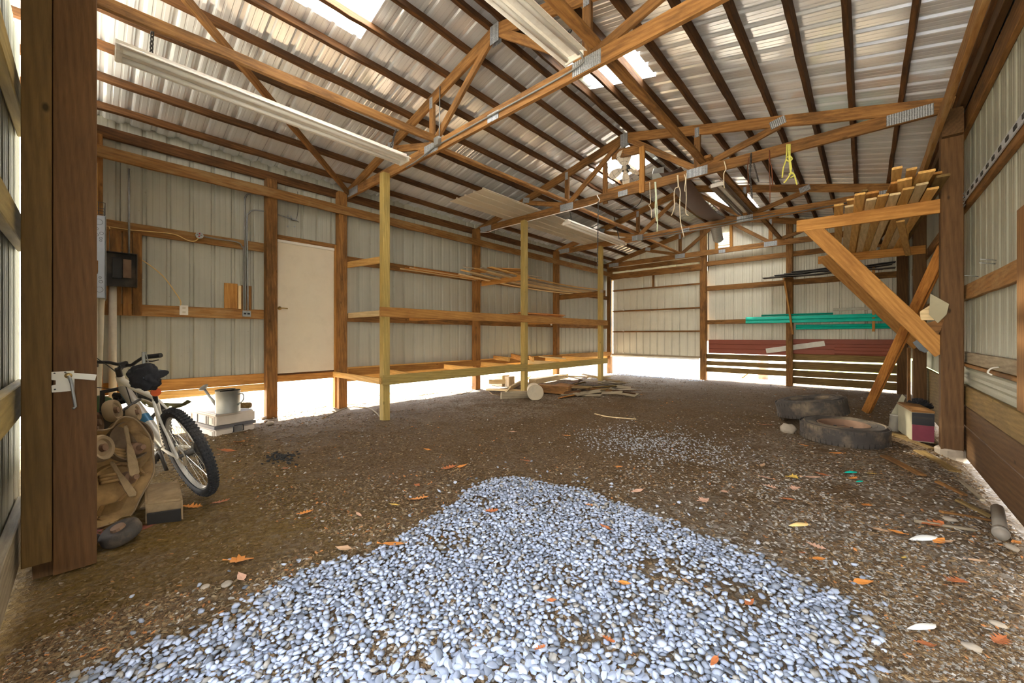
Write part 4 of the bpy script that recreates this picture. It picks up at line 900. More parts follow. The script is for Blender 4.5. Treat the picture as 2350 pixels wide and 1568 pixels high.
# loose pieces on the rack
def loose(name, a, b, w_, h_, mat, lab, cat='board', group=None, **k): return board(name, a, b, w_, h_, mat, lab, cat, group, **k)
G = 'loose frame pieces on the lower rack'
loose('frame_piece', (-6.35, 6.35, .70), (-5.6, 6.05, .70), .04, .09, 'new_wood', 'pale stud end on the lower rack by the middle post', group=G); loose('frame_piece', (-6.3, 6.9, .72), (-5.3, 6.25, .70), .04, .11, 'orange_wood', 'orange frame piece lying slanted on the lower rack', group=G)
loose('frame_piece', (-5.9, 7.1, .69), (-5.3, 6.5, .69), .04, .09, 'new_wood', 'short cross piece against the slanted frame piece', group=G); loose('frame_piece', (-6.2, 7.9, .67), (-5.2, 7.5, .67), .12, .03, 'pale_wood', 'flat pale board on the far half of the lower rack', group=G)
for i in range(4):
    loose('moulding', (-6.42 + i * .045, 3.95 + .07 * i, 2.46 + .012 * i), (-6.44 + i * .04, 6.0 + .1 * i, 2.455 + .01 * i), .04, .022, ['pale_wood', 'cedar', 'pale_wood', 'cedar'][i], '%s strip of the long mouldings lying on the upper girt' % ['rearmost', 'second rear', 'second front', 'front'][i], 'moulding', 'mouldings on the upper girt', wob=.003)
rnd = random.Random(3)
for i in range(9):
    x0 = -6.15 + i * .11; y0 = 5.0 + rnd.random() * .6; x1 = -6.2 + i * .115
    loose('trim_strip', (x0, y0, 2.475 + .02 * (i % 3)), (x1, 9.25 + rnd.random() * .25, 2.41 + .02 * (i % 3)), .075, .016, ['pale_wood', 'grey_wood', 'new_wood'][i % 3], '%s of the bowed trim strips sagging on the upper rack' % ['rearmost', 'second from the wall', 'third from the wall', 'fourth from the wall', 'fifth from the wall', 'sixth from the wall', 'seventh from the wall', 'second from the front', 'frontmost'][i], 'trim strip', 'bowed trim strips on the upper rack', bow=.05 + .02 * rnd.random())
loose('grey_strip', (-6.1, 5.2, 2.62), (-5.3, 6.8, 2.50), .03, .02, 'grey_wood', 'thin grey strip sticking up from the trim pile', 'strip')
for i, (x0, y0, x1, y1) in enumerate(((-6.0, 5.35, -5.4, 6.2), (-5.85, 5.3, -5.25, 6.15), (-5.65, 5.45, -5.2, 6.1), (-6.2, 5.5, -5.7, 6.3))):
    loose('short_board', (x0, y0, 2.53 + .022 * i), (x1, y1, 2.53 + .02 * i), .12, .02, 'orange_wood', ['lowest', 'second', 'third', 'topmost'][i] + ' short orange board on the upper rack by the middle post', group='short boards on the upper rack')
for i in range(4):
    loose('red_board', (-5.9 + .13 * i, 5.95 + .12 * i, 1.64 + .022 * i), (-5.85 + .12 * i, 8.2 - .1 * i, 1.64 + .022 * i), .13, .02, 'cedar', '%s reddish board on the middle shelf of the rack' % ['lowest', 'second', 'third', 'topmost'][i], group='reddish boards on the middle shelf')
c_ = on(1265, 743, 0, -6.54); MB().bx(c_, (.02, .06, .10)).build('rack_outlet', 'white_paint'); tag(bpy.data.objects['rack_outlet'], 'small white outlet on the girt behind the rack', 'outlet')

# ------------------------------------------------------------ debris under the rack
G = 'scrap boards in the pile under the rack'
rnd = random.Random(11)
def gp(px, py, z=None):
    p = on(px, py, 2, 0 if z is None else z); p.z = (gz(p.x, p.y) if z is None else z); return p
pile = [((1290, 905), (1380, 912), .02, 'grey_wood'), ((1300, 893), (1425, 890), .05, 'grey_wood'), ((1330, 900), (1440, 882), .07, 'grey_wood'), ((1280, 885), (1400, 905), .06, 'rough_wood'),
        ((1310, 870), (1390, 893), .10, 'grey_wood'), ((1330, 862), (1436, 884), .13, 'slat_wood'), ((1285, 915), (1350, 905), .02, 'cedar'), ((1350, 905), (1455, 893), .03, 'grey_wood'),
        ((1305, 888), (1350, 868), .09, 'dark_wood'), ((1360, 880), (1420, 898), .11, 'grey_wood'), ((1270, 898), (1330, 880), .04, 'slat_wood'), ((1320, 912), (1408, 900), .05, 'grey_wood')]
words = ['a grey board low at its near side', 'a long grey board across its middle', 'a grey board fanned out to the right', 'a brown board crossing its left part', 'a tilted grey board near its top', 'a long dark board leaning over its back', 'a reddish board at its near left edge', 'a thin board reaching furthest right', 'a dark upright-tilted scrap', 'a grey board slanting down on the right', 'a short brown board at its left', 'a grey board near its front edge']
for i, (a_, b_, dz, m_) in enumerate(pile):
    A, B_ = gp(*a_), gp(*b_); A.z += dz; B_.z += dz * rnd.uniform(.6, 1.4) + .01
    loose('scrap_board', A, B_, .11 + .06 * rnd.random(), .018, m_, 'in the scrap pile, ' + words[i], group=G, up=(rnd.uniform(-.4, .4), rnd.uniform(-.3, .3), 1))
for i in range(16):
    A = gp(rnd.uniform(1290, 1420), rnd.uniform(878, 908)); A.z += rnd.uniform(.03, .12); an = rnd.uniform(-.6, .6); L_ = rnd.uniform(.25, .6)
    B_ = A + Vector((math.cos(an) * L_, math.sin(an) * L_, rnd.uniform(-.05, .08))); B_.z = max(B_.z, .03)
    loose('bark_slab', A, B_, rnd.uniform(.06, .14), .012, ['grey_wood', 'slat_wood', 'dark_wood'][i % 3], 'short splintered slab in the scrap pile right of the bucket', 'slab', 'splintered slabs in the scrap pile', up=(rnd.uniform(-.5, .5), rnd.uniform(-.5, .5), 1))
loose('log_board', gp(1222, 884) + Vector((0, 0, .10)), gp(1268, 866) + Vector((.3, .2, .12)), .2, .12, 'pale_wood', 'thick pale timber propped on the scrap pile', 'timber')
loose('timber_block', gp(1240, 900) + Vector((0, 0, .10)), gp(1308, 905) + Vector((0, 0, .09)), .2, .16, 'rough_wood', 'thick brown timber block beside the bucket', 'timber')
loose('white_board', gp(1150, 918) + Vector((0, 0, .07)), gp(1225, 912) + Vector((0, 0, .07)), .05, .13, 'grey_wood', 'weathered plank end lying left of the bucket', 'plank')
loose('pale_plank', gp(1118, 898) + Vector((0, 0, .04)), gp(1200, 902) + Vector((0, 0, .05)), .16, .03, 'pale_wood', 'flat pale plank left of the middle rack post', 'plank')
loose('pale_plank', gp(1165, 905) + Vector((0, 0, .1)), gp(1215, 872) + Vector((0, 0, .12)), .2, .03, 'pale_wood', 'pale plank leaning behind the middle rack post', 'plank', up=(-.5, -.5, .6))
loose('crate_side', gp(1122, 893) + Vector((0, 0, .16)), gp(1160, 892) + Vector((0, 0, .16)), .03, .10, 'pale_wood', 'short pale board propped on the blocks', 'board')
blk = thing('wood_blocks', 'stacked short wood blocks under the rack', 'blocks', gp(1150, 880))
c_ = gp(1150, 886); box('block', c_ + Vector((-.3, -.05, 0)), c_ + Vector((.08, .3, .13)), 'grey_wood', blk); box('block', c_ + Vector((-.22, -.0, .13)), c_ + Vector((.04, .25, .26)), 'pale_wood', blk); box('block', c_ + Vector((.12, .0, 0)), c_ + Vector((.26, .2, .24)), 'grey_wood', blk)
# bucket lying on its side
bc = gp(1228, 918) + Vector((0, 0, .145)); ax = (Vector((0, 0, 0)) - Vector((bc.x, bc.y, 0))).normalized(); ax = Vector((ax.x * .93 + .2, ax.y, -.05)).normalized()
bu = thing('bucket', 'cream plastic bucket lying on its side under the rack', 'bucket', bc)
MB().lathe([(0, -.30), (.125, -.30), (.128, -.28), (.145, .04), (.153, .04), (.153, .06), (.14, .062), (.138, .03)], bc, ax, 28).build('body', 'bucket_plastic', bu, smooth=True)
MB().lathe([(0, .045), (.139, .045), (.139, .05), (0, .055)], bc, ax, 28).build('lid', 'bucket_plastic', bu)
# sticks
tubeobj('stick', curve_pts([gp(1095, 862) + Vector((0, 0, .1)), gp(1130, 905) , gp(1185, 893)], 4), .012, 'slat_wood', None, 6, 'thin dark stick lying before the wood blocks', 'stick', 'sticks on the floor')
tubeobj('stick', curve_pts([gp(1365, 951), gp(1400, 958), gp(1460, 962)], 4), .012, 'pale_wood', None, 6, 'lone pale stick on the dirt at centre', 'stick', 'sticks on the floor')
tubeobj('stick', curve_pts([(-6.2, 8.6, .12), (-5.5, 9.0, .1), (-5.2, 9.75, .07)], 4), .02, 'pale_wood', None, 6, 'pale stick poking out behind the last rack post', 'stick', 'sticks on the floor')
tubeobj('root', curve_pts([gp(740, 960), gp(800, 935), gp(850, 940), gp(880, 965)], 5), .012, 'slat_wood', None, 6, 'curved root left of the first rack post', 'root', 'roots by the rack')
tubeobj('root', curve_pts([gp(690, 945), gp(760, 925), gp(840, 928)], 5), .01, 'slat_wood', None, 6, 'thin root crossing the sunlit strip', 'root', 'roots by the rack')
tubeobj('root', curve_pts([gp(960, 905), gp(1010, 900), gp(1060, 905), gp(1100, 890)], 5), .012, 'slat_wood', None, 6, 'long root under the middle of the rack', 'root', 'roots by the rack')
# ------------------------------------------------------------ mower deck leaning behind the jamb
dO = Vector((-3.50, .045, 0)); dU = Vector((-.55, .83, 0)).normalized(); dV = Vector((-.20, -.13, .97)).normalized(); dN = dU.cross(dV)
if dN.dot(Vector((0, 0, 1.2)) - dO) < 0: dN = -dN
def pp(px, py, d=0):
    r_ = ray(px, py); o = Vector((0, 0, EYE)); t_ = ((dO + dN * d) - o).dot(dN) / r_.dot(dN); return o + r_ * t_
md = thing('mower_deck', 'tan muddy mower deck standing on edge behind the jamb', 'mower deck', dO)
ol = [(222, 1213), (262, 1200), (298, 1187), (323, 1140), (346, 1100), (353, 1077), (351, 1050), (350, 1031), (344, 1005), (331, 985), (312, 964), (286, 957), (268, 966), (256, 982), (236, 988), (210, 992), (200, 1030), (192, 1090), (196, 1170), (206, 1212)]
pts = curve_pts(ol + [ol[0]], 3)[:-1]; pts = [(p.x, p.y) for p in [Vector((a, b, 0)) for a, b in ol]]
def smooth_loop(L, n=3):
    out = []; m_ = len(L)
    for i in range(m_):
        a, b, c, d = [Vector(L[(i + k - 1) % m_]) for k in range(4)]
        for k in range(n):
            t = k / n; out.append(.5 * ((2 * b) + (c - a) * t + (2 * a - 5 * b + 4 * c - d) * t * t + (3 * b - a - 3 * c + d) * t ** 3))
    return out
loop = smooth_loop([Vector((a, b)) for a, b in ol], 3); n = len(loop); rim = [pp(a, b, .0) for a, b in loop]; cen = sum(rim, Vector()) / n
rings = [(1.0, .012), (1.01, .0), (.99, -.004), (.985, -.01), (.95, -.05), (.90, -.075), (.6, -.08), (.25, -.075), (.02, -.07)]
vs = []
for s_, d_ in rings: vs += [cen + (p - cen) * s_ + dN * (d_ - .0) for p in rim]
for s_, d_ in ((.76, -.09), (1.0, -.0)): vs += [cen + (p - cen) * s_ + dN * d_ for p in rim]
nr = len(rings); fs = [(r_ * n + k, r_ * n + (k + 1) % n, (r_ + 1) * n + (k + 1) % n, (r_ + 1) * n + k) for r_ in range(nr - 1) for k in range(n)] + [((nr - 1) * n + k for k in range(n))]
fs = [tuple(f) for f in fs]; fs += [((nr) * n + k, nr * n + (k + 1) % n, (nr + 1) * n + (k + 1) % n, (nr + 1) * n + k) for k in range(n)] + [tuple(nr * n + k for k in range(n))]
v2, Mx = recenter(vs); o = mesh('shell', v2, fs, 'deck_tan', md, Mx, True); smooth_angle(o, 35)
mb = MB().tube([p + dN * .004 for p in rim] + [rim[0] + dN * .004], .006, 6, cap=False); mb.build('rim_highlight', 'wheel_tan', md, smooth=True)  # lighter tube added along the rim as a painted edge highlight
# blade pockets
def disc(px, py, r_, d0, d1, mat, name, nseg=28, inner=None):
    c_ = pp(px, py, d0); prof = [(0, 0), (r_, 0), (r_ * .96, d1), (r_ * .9, d1), (r_ * .86, .01), (0, .01)] if inner is None else inner
    o = MB().lathe(prof, c_, dN, nseg).build(name, mat, md, smooth=True); return smooth_angle(o, 40)
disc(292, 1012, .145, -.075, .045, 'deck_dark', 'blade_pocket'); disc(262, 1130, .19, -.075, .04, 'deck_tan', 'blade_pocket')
disc(303, 1032, .035, -.075, .10, 'rusty_steel', 'spindle', 16, [(0, 0), (.05, 0), (.04, .05), (.02, .06), (.018, .10), (0, .10)]); disc(287, 1100, .035, -.075, .10, 'rusty_steel', 'spindle', 16, [(0, 0), (.05, 0), (.04, .05), (.02, .06), (.018, .10), (0, .10)])
def blade(p0, p1, w0, w1, d):
    A, B_ = pp(*p0, d), pp(*p1, d); x_ = (B_ - A).normalized(); y_ = dN.cross(x_); vs = []
    for t_, w_ in ((0, w0 * .3), (.06, w0), (.35, w0 * .8), (.5, (w0 + w1) / 2), (.75, w1), (.94, w1), (1, w1 * .4)):
        for s_ in (-1, 1):
            for q_ in (0, .006): vs.append(A + (B_ - A) * t_ + y_ * s_ * w_ + dN * (q_ + s_ * .008))
    fs = []
    for i in range(6): a_ = 4 * i; fs += [(a_, a_ + 4, a_ + 6, a_ + 2), (a_ + 1, a_ + 3, a_ + 7, a_ + 5), (a_, a_ + 1, a_ + 5, a_ + 4), (a_ + 2, a_ + 6, a_ + 7, a_ + 3)]
    fs += [(0, 2, 3, 1), (24, 25, 27, 26)]; v2, Mx = recenter(vs); mesh('mower_blade', v2, fs, 'block_top', md, Mx)
blade((287, 977), (309, 1094), .006, .024, .012); blade((254, 1060), (306, 1140), .007, .018, .012)
for a_, b_ in (((250, 1036), (286, 1042)), ((229, 1103), (272, 1094))):
    for k in (-.02, 0, .02):
        A, B_ = pp(*a_, -.05), pp(*b_, -.05); MB().tube([A + dV * k, B_ + dV * k], .012, 8).build('rib', 'deck_tan', md, smooth=True)
A = [pp(*p, -.03) for p in ((318, 990), (338, 1010), (345, 1040), (330, 1060), (316, 1075))]
o = MB().add([q_ + dN * e_ for e_ in (-.07, .03) for q_ in A], [(i, i + 1, 6 + i, 5 + i) for i in range(4)]).build('baffle', 'deck_tan', md); 
A = [pp(*p, -.03) for p in ((225, 1190), (240, 1160), (275, 1150), (305, 1120))]
o = MB().add([q_ + dN * e_ for e_ in (-.07, .01) for q_ in A], [(i, i + 1, 5 + i, 4 + i) for i in range(3)]).build('baffle', 'deck_tan', md)
disc(322, 1075, .045, -.07, .05, 'deck_tan', 'chute')
def wheel(px, py, d, r_, w_, axis, lab='deck_wheel', mat='wheel_tan', par=None):
    c_ = pp(px, py, d); prof = [(r_ * .3, -w_ / 2), (r_ * .62, -w_ * .5), (r_ * .7, -w_ * .42), (r_ * .9, -w_ / 2), (r_, -w_ * .3), (r_ * 1.02, 0), (r_, w_ * .3), (r_ * .9, w_ / 2), (r_ * .7, w_ * .42), (r_ * .62, w_ * .2), (r_ * .3, w_ * .25)]
    g = MB().lathe(prof, c_, axis, 24, closed=True).build(lab, mat, par or md, smooth=True); smooth_angle(g, 40)
    MB().lathe([(0, -w_ * .6), (r_ * .28, -w_ * .6), (r_ * .28, w_ * .6), (0, w_ * .6)], c_, axis, 12).build('axle_cap', 'rusty_steel', par or md); return c_
wheel(228, 1030, .02, .085, .06, (dN * .9 + dU * .3), 'deck_wheel'); wheel(258, 943, -.08, .075, .055, (dU * .5 + dN * .8), 'deck_wheel'); wheel(306, 948, -.12, .065, .055, (dU * .6 + dN * .8), 'deck_wheel'); wheel(216, 972, -.1, .075, .055, (dU * .5 + dN * .6), 'deck_wheel', 'rusty_steel')
tubeobj('lift_bar', curve_pts([pp(322, 916, -.1), pp(300, 930, -.1), pp(275, 945, -.1), pp(245, 962, -.1)], 5), .010, 'dark_steel', md, 8)
MB().bx(pp(262, 1213, .01) , (.5, .28, .05), Matrix.Rotation(R(25), 3, 'Z')).build('deck_skirt', 'deck_red', md)
gw = thing('gauge_wheel', 'grey muddy wheel lying at the foot of the mower deck', 'wheel', (-3.4, .1, .05))
c_ = on(277, 1222, 2, .055); MB().lathe([(0, -.03), (.05, -.03), (.065, -.04), (.085, -.035), (.092, -.015), (.09, .02), (.075, .035), (.05, .03), (0, .03)], c_, (.15, -.35, .9), 28).build('tyre', 'old_rubber', gw, smooth=True)
MB().lathe([(0, .03), (.035, .03), (.03, .045), (0, .045)], c_, (.15, -.35, .9), 12).build('hub', 'rusty_steel', gw)
# stone/wood block
bl = [on(345, 1200, 2, 0), on(420, 1192, 2, 0), on(420, 1100, 2, 0.14), on(352, 1103, 2, .14)]
def hexa(name, bot, top, mat, label, cat, bev=.012):
    vs = [tuple(v) for v in bot] + [tuple(v) for v in top]; v2, Mx = recenter(vs)
    o = mesh(name, v2, [(3, 2, 1, 0), (4, 5, 6, 7), (0, 1, 5, 4), (1, 2, 6, 5), (2, 3, 7, 6), (3, 0, 4, 7)], mat, None, Mx)
    bm = bmesh.new(); bm.from_mesh(o.data); bmesh.ops.recalc_face_normals(bm, faces=bm.faces); bmesh.ops.bevel(bm, geom=bm.edges[:], offset=bev, segments=2, affect='EDGES'); 
    bmesh.ops.subdivide_edges(bm, edges=bm.edges[:], cuts=2, use_grid_fill=True)
    for v in bm.verts: v.co += v.normal * mnoise.noise(v.co * 18) * .004
    bm.to_mesh(o.data); bm.free(); return tag(o, label, cat)
b0, b1 = on(334, 1212, 2, -.02), on(421, 1200, 2, -.02); back = Vector((-.42, .03, 0))
bt = [on(337, 1188, 2, .085), on(422, 1162, 2, .085)]
f0, f1 = Vector((b0.x, b0.y, -.02)), Vector((b1.x, b1.y, -.02))
t0, t1 = f0 + Vector((-.02, 0, .15)), f1 + Vector((-.02, 0, .15))
blk2 = thing('timber_block', 'flat-topped muddy block lying in front of the mower deck', 'block', (f0 + f1) / 2)
o = hexa('block_body', [f0, f1, f1 + back * .95, f0 + back], [t0, t1, t1 + back * .9 + Vector((0, 0, .02)), t0 + back * .9 + Vector((0, 0, .02))], 'block_top', None, None)
o.parent = blk2; o.matrix_basis = WM[blk2].inverted() @ WM[o]; o.name = 'block_body'
ff = (f1 - f0).normalized(); nn = Vector((ff.y, -ff.x, 0)); 
if nn.dot(Vector((0, 0, 0)) - f0) < 0: nn = -nn
beam('dark_front_face', f0 + nn * .006 + ff * .012 + Vector((0, 0, .045)), f1 + nn * .006 - ff * .012 + Vector((0, 0, .05)), .01, .095, 'charcoal', blk2)  # thin dark strip over the lower part of the block's front
def rock(name, c, r_, mat, label, cat, seed=0, squash=.7, group=None, sub=3, parent=None):
    bm = bmesh.new(); bmesh.ops.create_icosphere(bm, subdivisions=sub, radius=1)
    rn = random.Random(seed); sx_, sy_ = rn.uniform(.8, 1.25), rn.uniform(.75, 1.1)
    for v in bm.verts:
        d_ = 1 + .28 * mnoise.noise(v.co * 1.3 + Vector((seed, 0, 0))) + .08 * mnoise.noise(v.co * 4 + Vector((0, seed, 0)))
        v.co = Vector((v.co.x * d_ * sx_ * r_, v.co.y * d_ * sy_ * r_, v.co.z * d_ * squash * r_))
    me = bpy.data.meshes.new(name); bm.to_mesh(me); bm.free(); me.polygons.foreach_set('use_smooth', [True] * len(me.polygons))
    o = link(name, me, mat, parent, Matrix.Translation(c)); return tag(o, label, cat, group)
rock('stone', Vector((-3.62, .33, .03)), .045, 'stone', 'small stone between the mower deck and the block', 'stone', 4)
rock('mud_lump', Vector((-3.3, .0, .02)), .06, 'charcoal', 'dark wet lump at the jamb foot', 'lump', 9, .5)

# ------------------------------------------------------------ mountain bike
bO = Vector((-3.621, .494, .353))
def bike_rot(h_, lean, pitch):
    f0 = Vector((math.cos(h_) * math.cos(pitch), math.sin(h_) * math.cos(pitch), math.sin(pitch))); l0 = Vector((-math.sin(h_), math.cos(h_), 0)); u0 = f0.cross(l0)
    l = l0 * math.cos(lean) + u0 * math.sin(lean); u = -l0 * math.sin(lean) + u0 * math.cos(lean); return Matrix((f0, l, u)).transposed()
BR = bike_rot(3.36, -.269, .027)
bk_ = thing('bicycle', 'white and blue mountain bike leaning away behind the mower deck', 'bicycle', bO, BR); BM = WM[bk_]
def bpart(name, mb, mat, smooth=True, parent=None):
    o = mb.build(name, mat, parent or bk_, smooth=smooth, world=BM.copy()); smooth_angle(o, 45) if smooth else None; return o
def mtb_wheel(cx_, steer=0):
    Ms = Matrix.Translation((cx_, 0, 0)) @ Matrix.Rotation(steer, 4, 'Z')
    T = lambda v: Ms @ Vector(v)
    ty = MB(); prof = [(.288, -.020), (.300, -.028), (.322, -.028), (.338, -.017), (.342, 0), (.338, .017), (.322, .028), (.300, .028), (.288, .020)]
    ty.lathe(prof, (0, 0, 0), (0, 1, 0), 64, closed=True)
    for i in range(72):
        a = 2 * math.pi * i / 72; rr_ = Matrix.Rotation(-a, 3, 'Y')
        for w_, r_ in ((-.024, .331), (-.008, .344), (.008, .344), (.024, .331)):
            a2 = a + (.04 if abs(w_) > .01 else 0); rr2 = Matrix.Rotation(-a2, 3, 'Y'); ty.bx(rr2 @ Vector((r_, w_, 0)), (.010, .011, .013), rr2)
    ty.v = [T(v) for v in ty.v]
    rm = MB().lathe([(.276, -.013), (.292, -.013), (.292, .013), (.276, .013)], (0, 0, 0), (0, 1, 0), 48, closed=True); rm.v = [T(v) for v in rm.v]; W_ = bpart('wheel', rm, 'bike_silver'); bpart('tyre', ty, 'black_rubber', True, W_)
    sp_ = MB()
    for i in range(32):
        a = 2 * math.pi * i / 32; a2 = a + (.5 if i % 4 < 2 else -.5); s_ = .025 if i % 2 else -.025
        sp_.tube([T((math.cos(a2) * .022, s_, math.sin(a2) * .022)), T((math.cos(a) * .28, 0, math.sin(a) * .28))], .0012, 4)
    bpart('spokes', sp_, 'chrome', True, W_); hb_ = MB().lathe([(0, -.06), (.012, -.06), (.014, -.03), (.026, -.028), (.026, .028), (.014, .03), (.012, .06), (0, .06)], (0, 0, 0), (0, 1, 0), 16); hb_.v = [T(v) for v in hb_.v]; bpart('wheel_hub', hb_, 'dark_steel', True, W_)
mtb_wheel(0); ST = -.984
BB = Vector((.42, 0, -.03)); HT = Vector((.86, 0, .52)); HB = Vector((.895, 0, .40)); SE = Vector((.27, 0, .40)); SD = Vector((.20, 0, .57))
mb = MB(); mb.tube([BB, BB.lerp(HB, .5), HB + Vector((-.01, 0, .02))], [.034, .038, .034], 14); bpart('down_tube', mb, 'bike_silver')
mb = MB(); mb.tube([BB.lerp(HB, .40) , BB.lerp(HB, .52)], [.0385, .0395], 14); mb.tube([BB.lerp(HB, .66), BB.lerp(HB, .93)], [.0385, .036], 14); bpart('blue_decal', mb, 'bike_blue')
mb = MB(); mb.tube([SE, SE.lerp(HT, .5) + Vector((0, 0, -.025)), HT + Vector((0, 0, -.035))], [.018, .022, .024], 14); mb.tube([BB, SE], .019, 12); mb.tube([HT, HB], .026, 14)
for s_ in (-1, 1):
    mb.tube([(0, s_ * .065, 0), (.2, s_ * .05, -.015), (.40, s_ * .025, -.03)], .010, 8); mb.tube([(0, s_ * .065, 0), (.15, s_ * .045, .22), SE + Vector((0, s_ * .015, -.02))], .008, 8)
bpart('frame', mb, 'white_paint')
fx = Vector((1.05, 0, 0)); fa = (HT - HB).normalized()
def steer(v):
    v = Vector(v) - HB; return HB + Matrix.Rotation(ST, 3, fa) @ v
mb = MB(); mb.tube([steer(HB + Vector((.0, -.07, -.05))), steer(HB + Vector((.0, .07, -.05)))], .02, 10)
for s_ in (-1, 1): mb.tube([steer(HB + Vector((0, s_ * .065, -.05))), steer(HB + Vector((.06, s_ * .065, -.22))), steer(Vector((1.05, s_ * .06, 0)))], [.018, .017, .012], 10)
bpart('fork', mb, 'black_paint')
mtb_wheel(1.0, ST)
bc_ = HT + fa * .07 + Vector((.0, 0, .0)); st_ = steer(bc_ + Vector((.05, 0, .02)))
mb = MB(); mb.tube([HT, HT + fa * .07], .02, 12); mb.tube([HT + fa * .05, st_], .018, 10); mb.bx(st_, (.05, .05, .045)); bpart('stem', mb, 'black_paint')
hbp = [steer(bc_ + Vector(v)) for v in ((.0, -.31, .135), (.02, -.18, .105), (.045, -.10, .055), (.05, -.05, .02), (.05, .05, .02), (.045, .10, .03), (.02, .18, .03), (.0, .31, .02))]
HBAR = bpart('handlebar', MB().tube(curve_pts(hbp, 4), .013, 10), 'black_paint')
bpart('grip', MB().tube([hbp[0], hbp[0].lerp(hbp[1], .9)], .018, 12), 'black_rubber', True, HBAR); bpart('grip', MB().tube([hbp[7], hbp[7].lerp(hbp[6], .9)], .018, 12), 'black_rubber', True, HBAR)
for k, q_ in ((0, 1), (7, 6)):
    g0 = hbp[k].lerp(hbp[q_], 1.1); dn = Vector((.03, 0, -.035)); bpart('brake_lever', MB().tube([g0, g0 + dn, hbp[k].lerp(hbp[q_], .55) + dn * 1.3, hbp[k].lerp(hbp[q_], .15) + dn * 1.1], [.010, .009, .006, .005], 8), 'dark_steel', True, HBAR)
bpart('seat_post', MB().tube([BB.lerp(SE, .8), SD + Vector((0, 0, -.03))], .015, 12), 'black_paint')
vs = []; n_ = 16; prof_ = [(-.13, .005), (-.12, .07), (-.06, .075), (.0, .05), (.07, .028), (.13, .02), (.15, .004)]
for x_, w_ in prof_:
    for k in range(n_):
        a = 2 * math.pi * k / n_; z_ = math.sin(a) * (.028 if x_ < .1 else .02) + .012 * (abs(x_) > .1); vs.append(SD + Vector((x_ , math.cos(a) * w_, z_ + .01)))
fs = [(i * n_ + k, i * n_ + (k + 1) % n_, (i + 1) * n_ + (k + 1) % n_, (i + 1) * n_ + k) for i in range(len(prof_) - 1) for k in range(n_)] + [tuple(range(n_))[::-1], tuple((len(prof_) - 1) * n_ + k for k in range(n_))]
SAD = bpart('saddle', MB().add(vs, fs), 'black_cloth'); 
for s_ in (-1, 1): bpart('saddle_stripe', MB().tube([SD + Vector((-.11, s_ * .066, .025)), SD + Vector((-.02, s_ * .052, .035)), SD + Vector((.08, s_ * .022, .034))], .004, 6), 'blue_grey', True, SAD)
bpart('reflector', MB().lathe([(0, 0), (.03, 0), (.03, .012), (0, .014)], SE + Vector((-.05, 0, .05)), (-1, 0, 0), 16), 'orange_reflector')
mb = MB().lathe([(.075, -.004), (.085, -.004), (.085, .004), (.075, .004)], BB + Vector((0, -.055, 0)), (0, 1, 0), 36, closed=True)
for i in range(5): a = 2 * math.pi * i / 5; mb.tube([BB + Vector((0, -.055, 0)), BB + Vector((math.cos(a) * .078, -.055, math.sin(a) * .078))], .007, 6)
for i in range(36): a = 2 * math.pi * i / 36; mb.bx(BB + Vector((math.cos(a) * .088, -.055, math.sin(a) * .088)), (.007, .003, .006), Matrix.Rotation(-a, 3, 'Y'))
bpart('chainring', mb, 'dark_steel')
for s_, a in ((-1, R(215)), (1, R(35))):
    e_ = BB + Vector((math.cos(a) * .17, s_ * .085, math.sin(a) * .17)); CR = bpart('crank_arm', MB().tube([BB + Vector((0, s_ * .05, 0)), e_], [.014, .010], 8), 'bike_silver'); bpart('pedal', MB().bx(e_ + Vector((0, s_ * .055, 0)), (.09, .095, .022)), 'black_paint', False, CR)
bpart('cassette', MB().lathe([(0, -.05), (.055, -.05), (.045, -.035), (.03, -.03), (0, -.03)], (0, 0, 0), (0, 1, 0), 28), 'dark_steel')
ch_ = [Vector((math.cos(a) * .045, -.048, math.sin(a) * .045)) for a in (R(90), R(180), R(270))]; bpart('bike_chain', MB().tube([ch_[0], BB + Vector((0, -.055, .086)), BB + Vector((.087, -.055, 0)), BB + Vector((0, -.055, -.086)), Vector((.06, -.05, -.17)), Vector((.03, -.05, -.13)), ch_[2], ch_[1], ch_[0]], .004, 5), 'dark_steel')
bpart('derailleur', MB().bx((.03, -.07, -.08), (.03, .02, .10)).lathe([(0, -.01), (.025, -.01), (.025, .01), (0, .01)], (.045, -.055, -.16), (0, 1, 0), 14), 'dark_steel')
bpart('brake_disc', MB().lathe([(.05, -.001), (.08, -.001), (.08, .001), (.05, .001)], (0, .045, 0), (0, 1, 0), 32, closed=True), 'chrome')
for i, (a_, b_, c_) in enumerate(((hbp[0].lerp(hbp[1], 1.1), Vector((1.12, -.2, .42)), HB), (hbp[7].lerp(hbp[6], 1.1), Vector((1.15, .18, .50)), HB + Vector((0, .03, 0))), (hbp[7].lerp(hbp[6], 1.2), Vector((1.0, .1, .75)), HT))):
    bpart('brake_cable', MB().tube(curve_pts([a_, b_, c_, BB.lerp(HB, .6) + Vector((0, .03, .03))], 8), .0035, 6), 'black_paint')
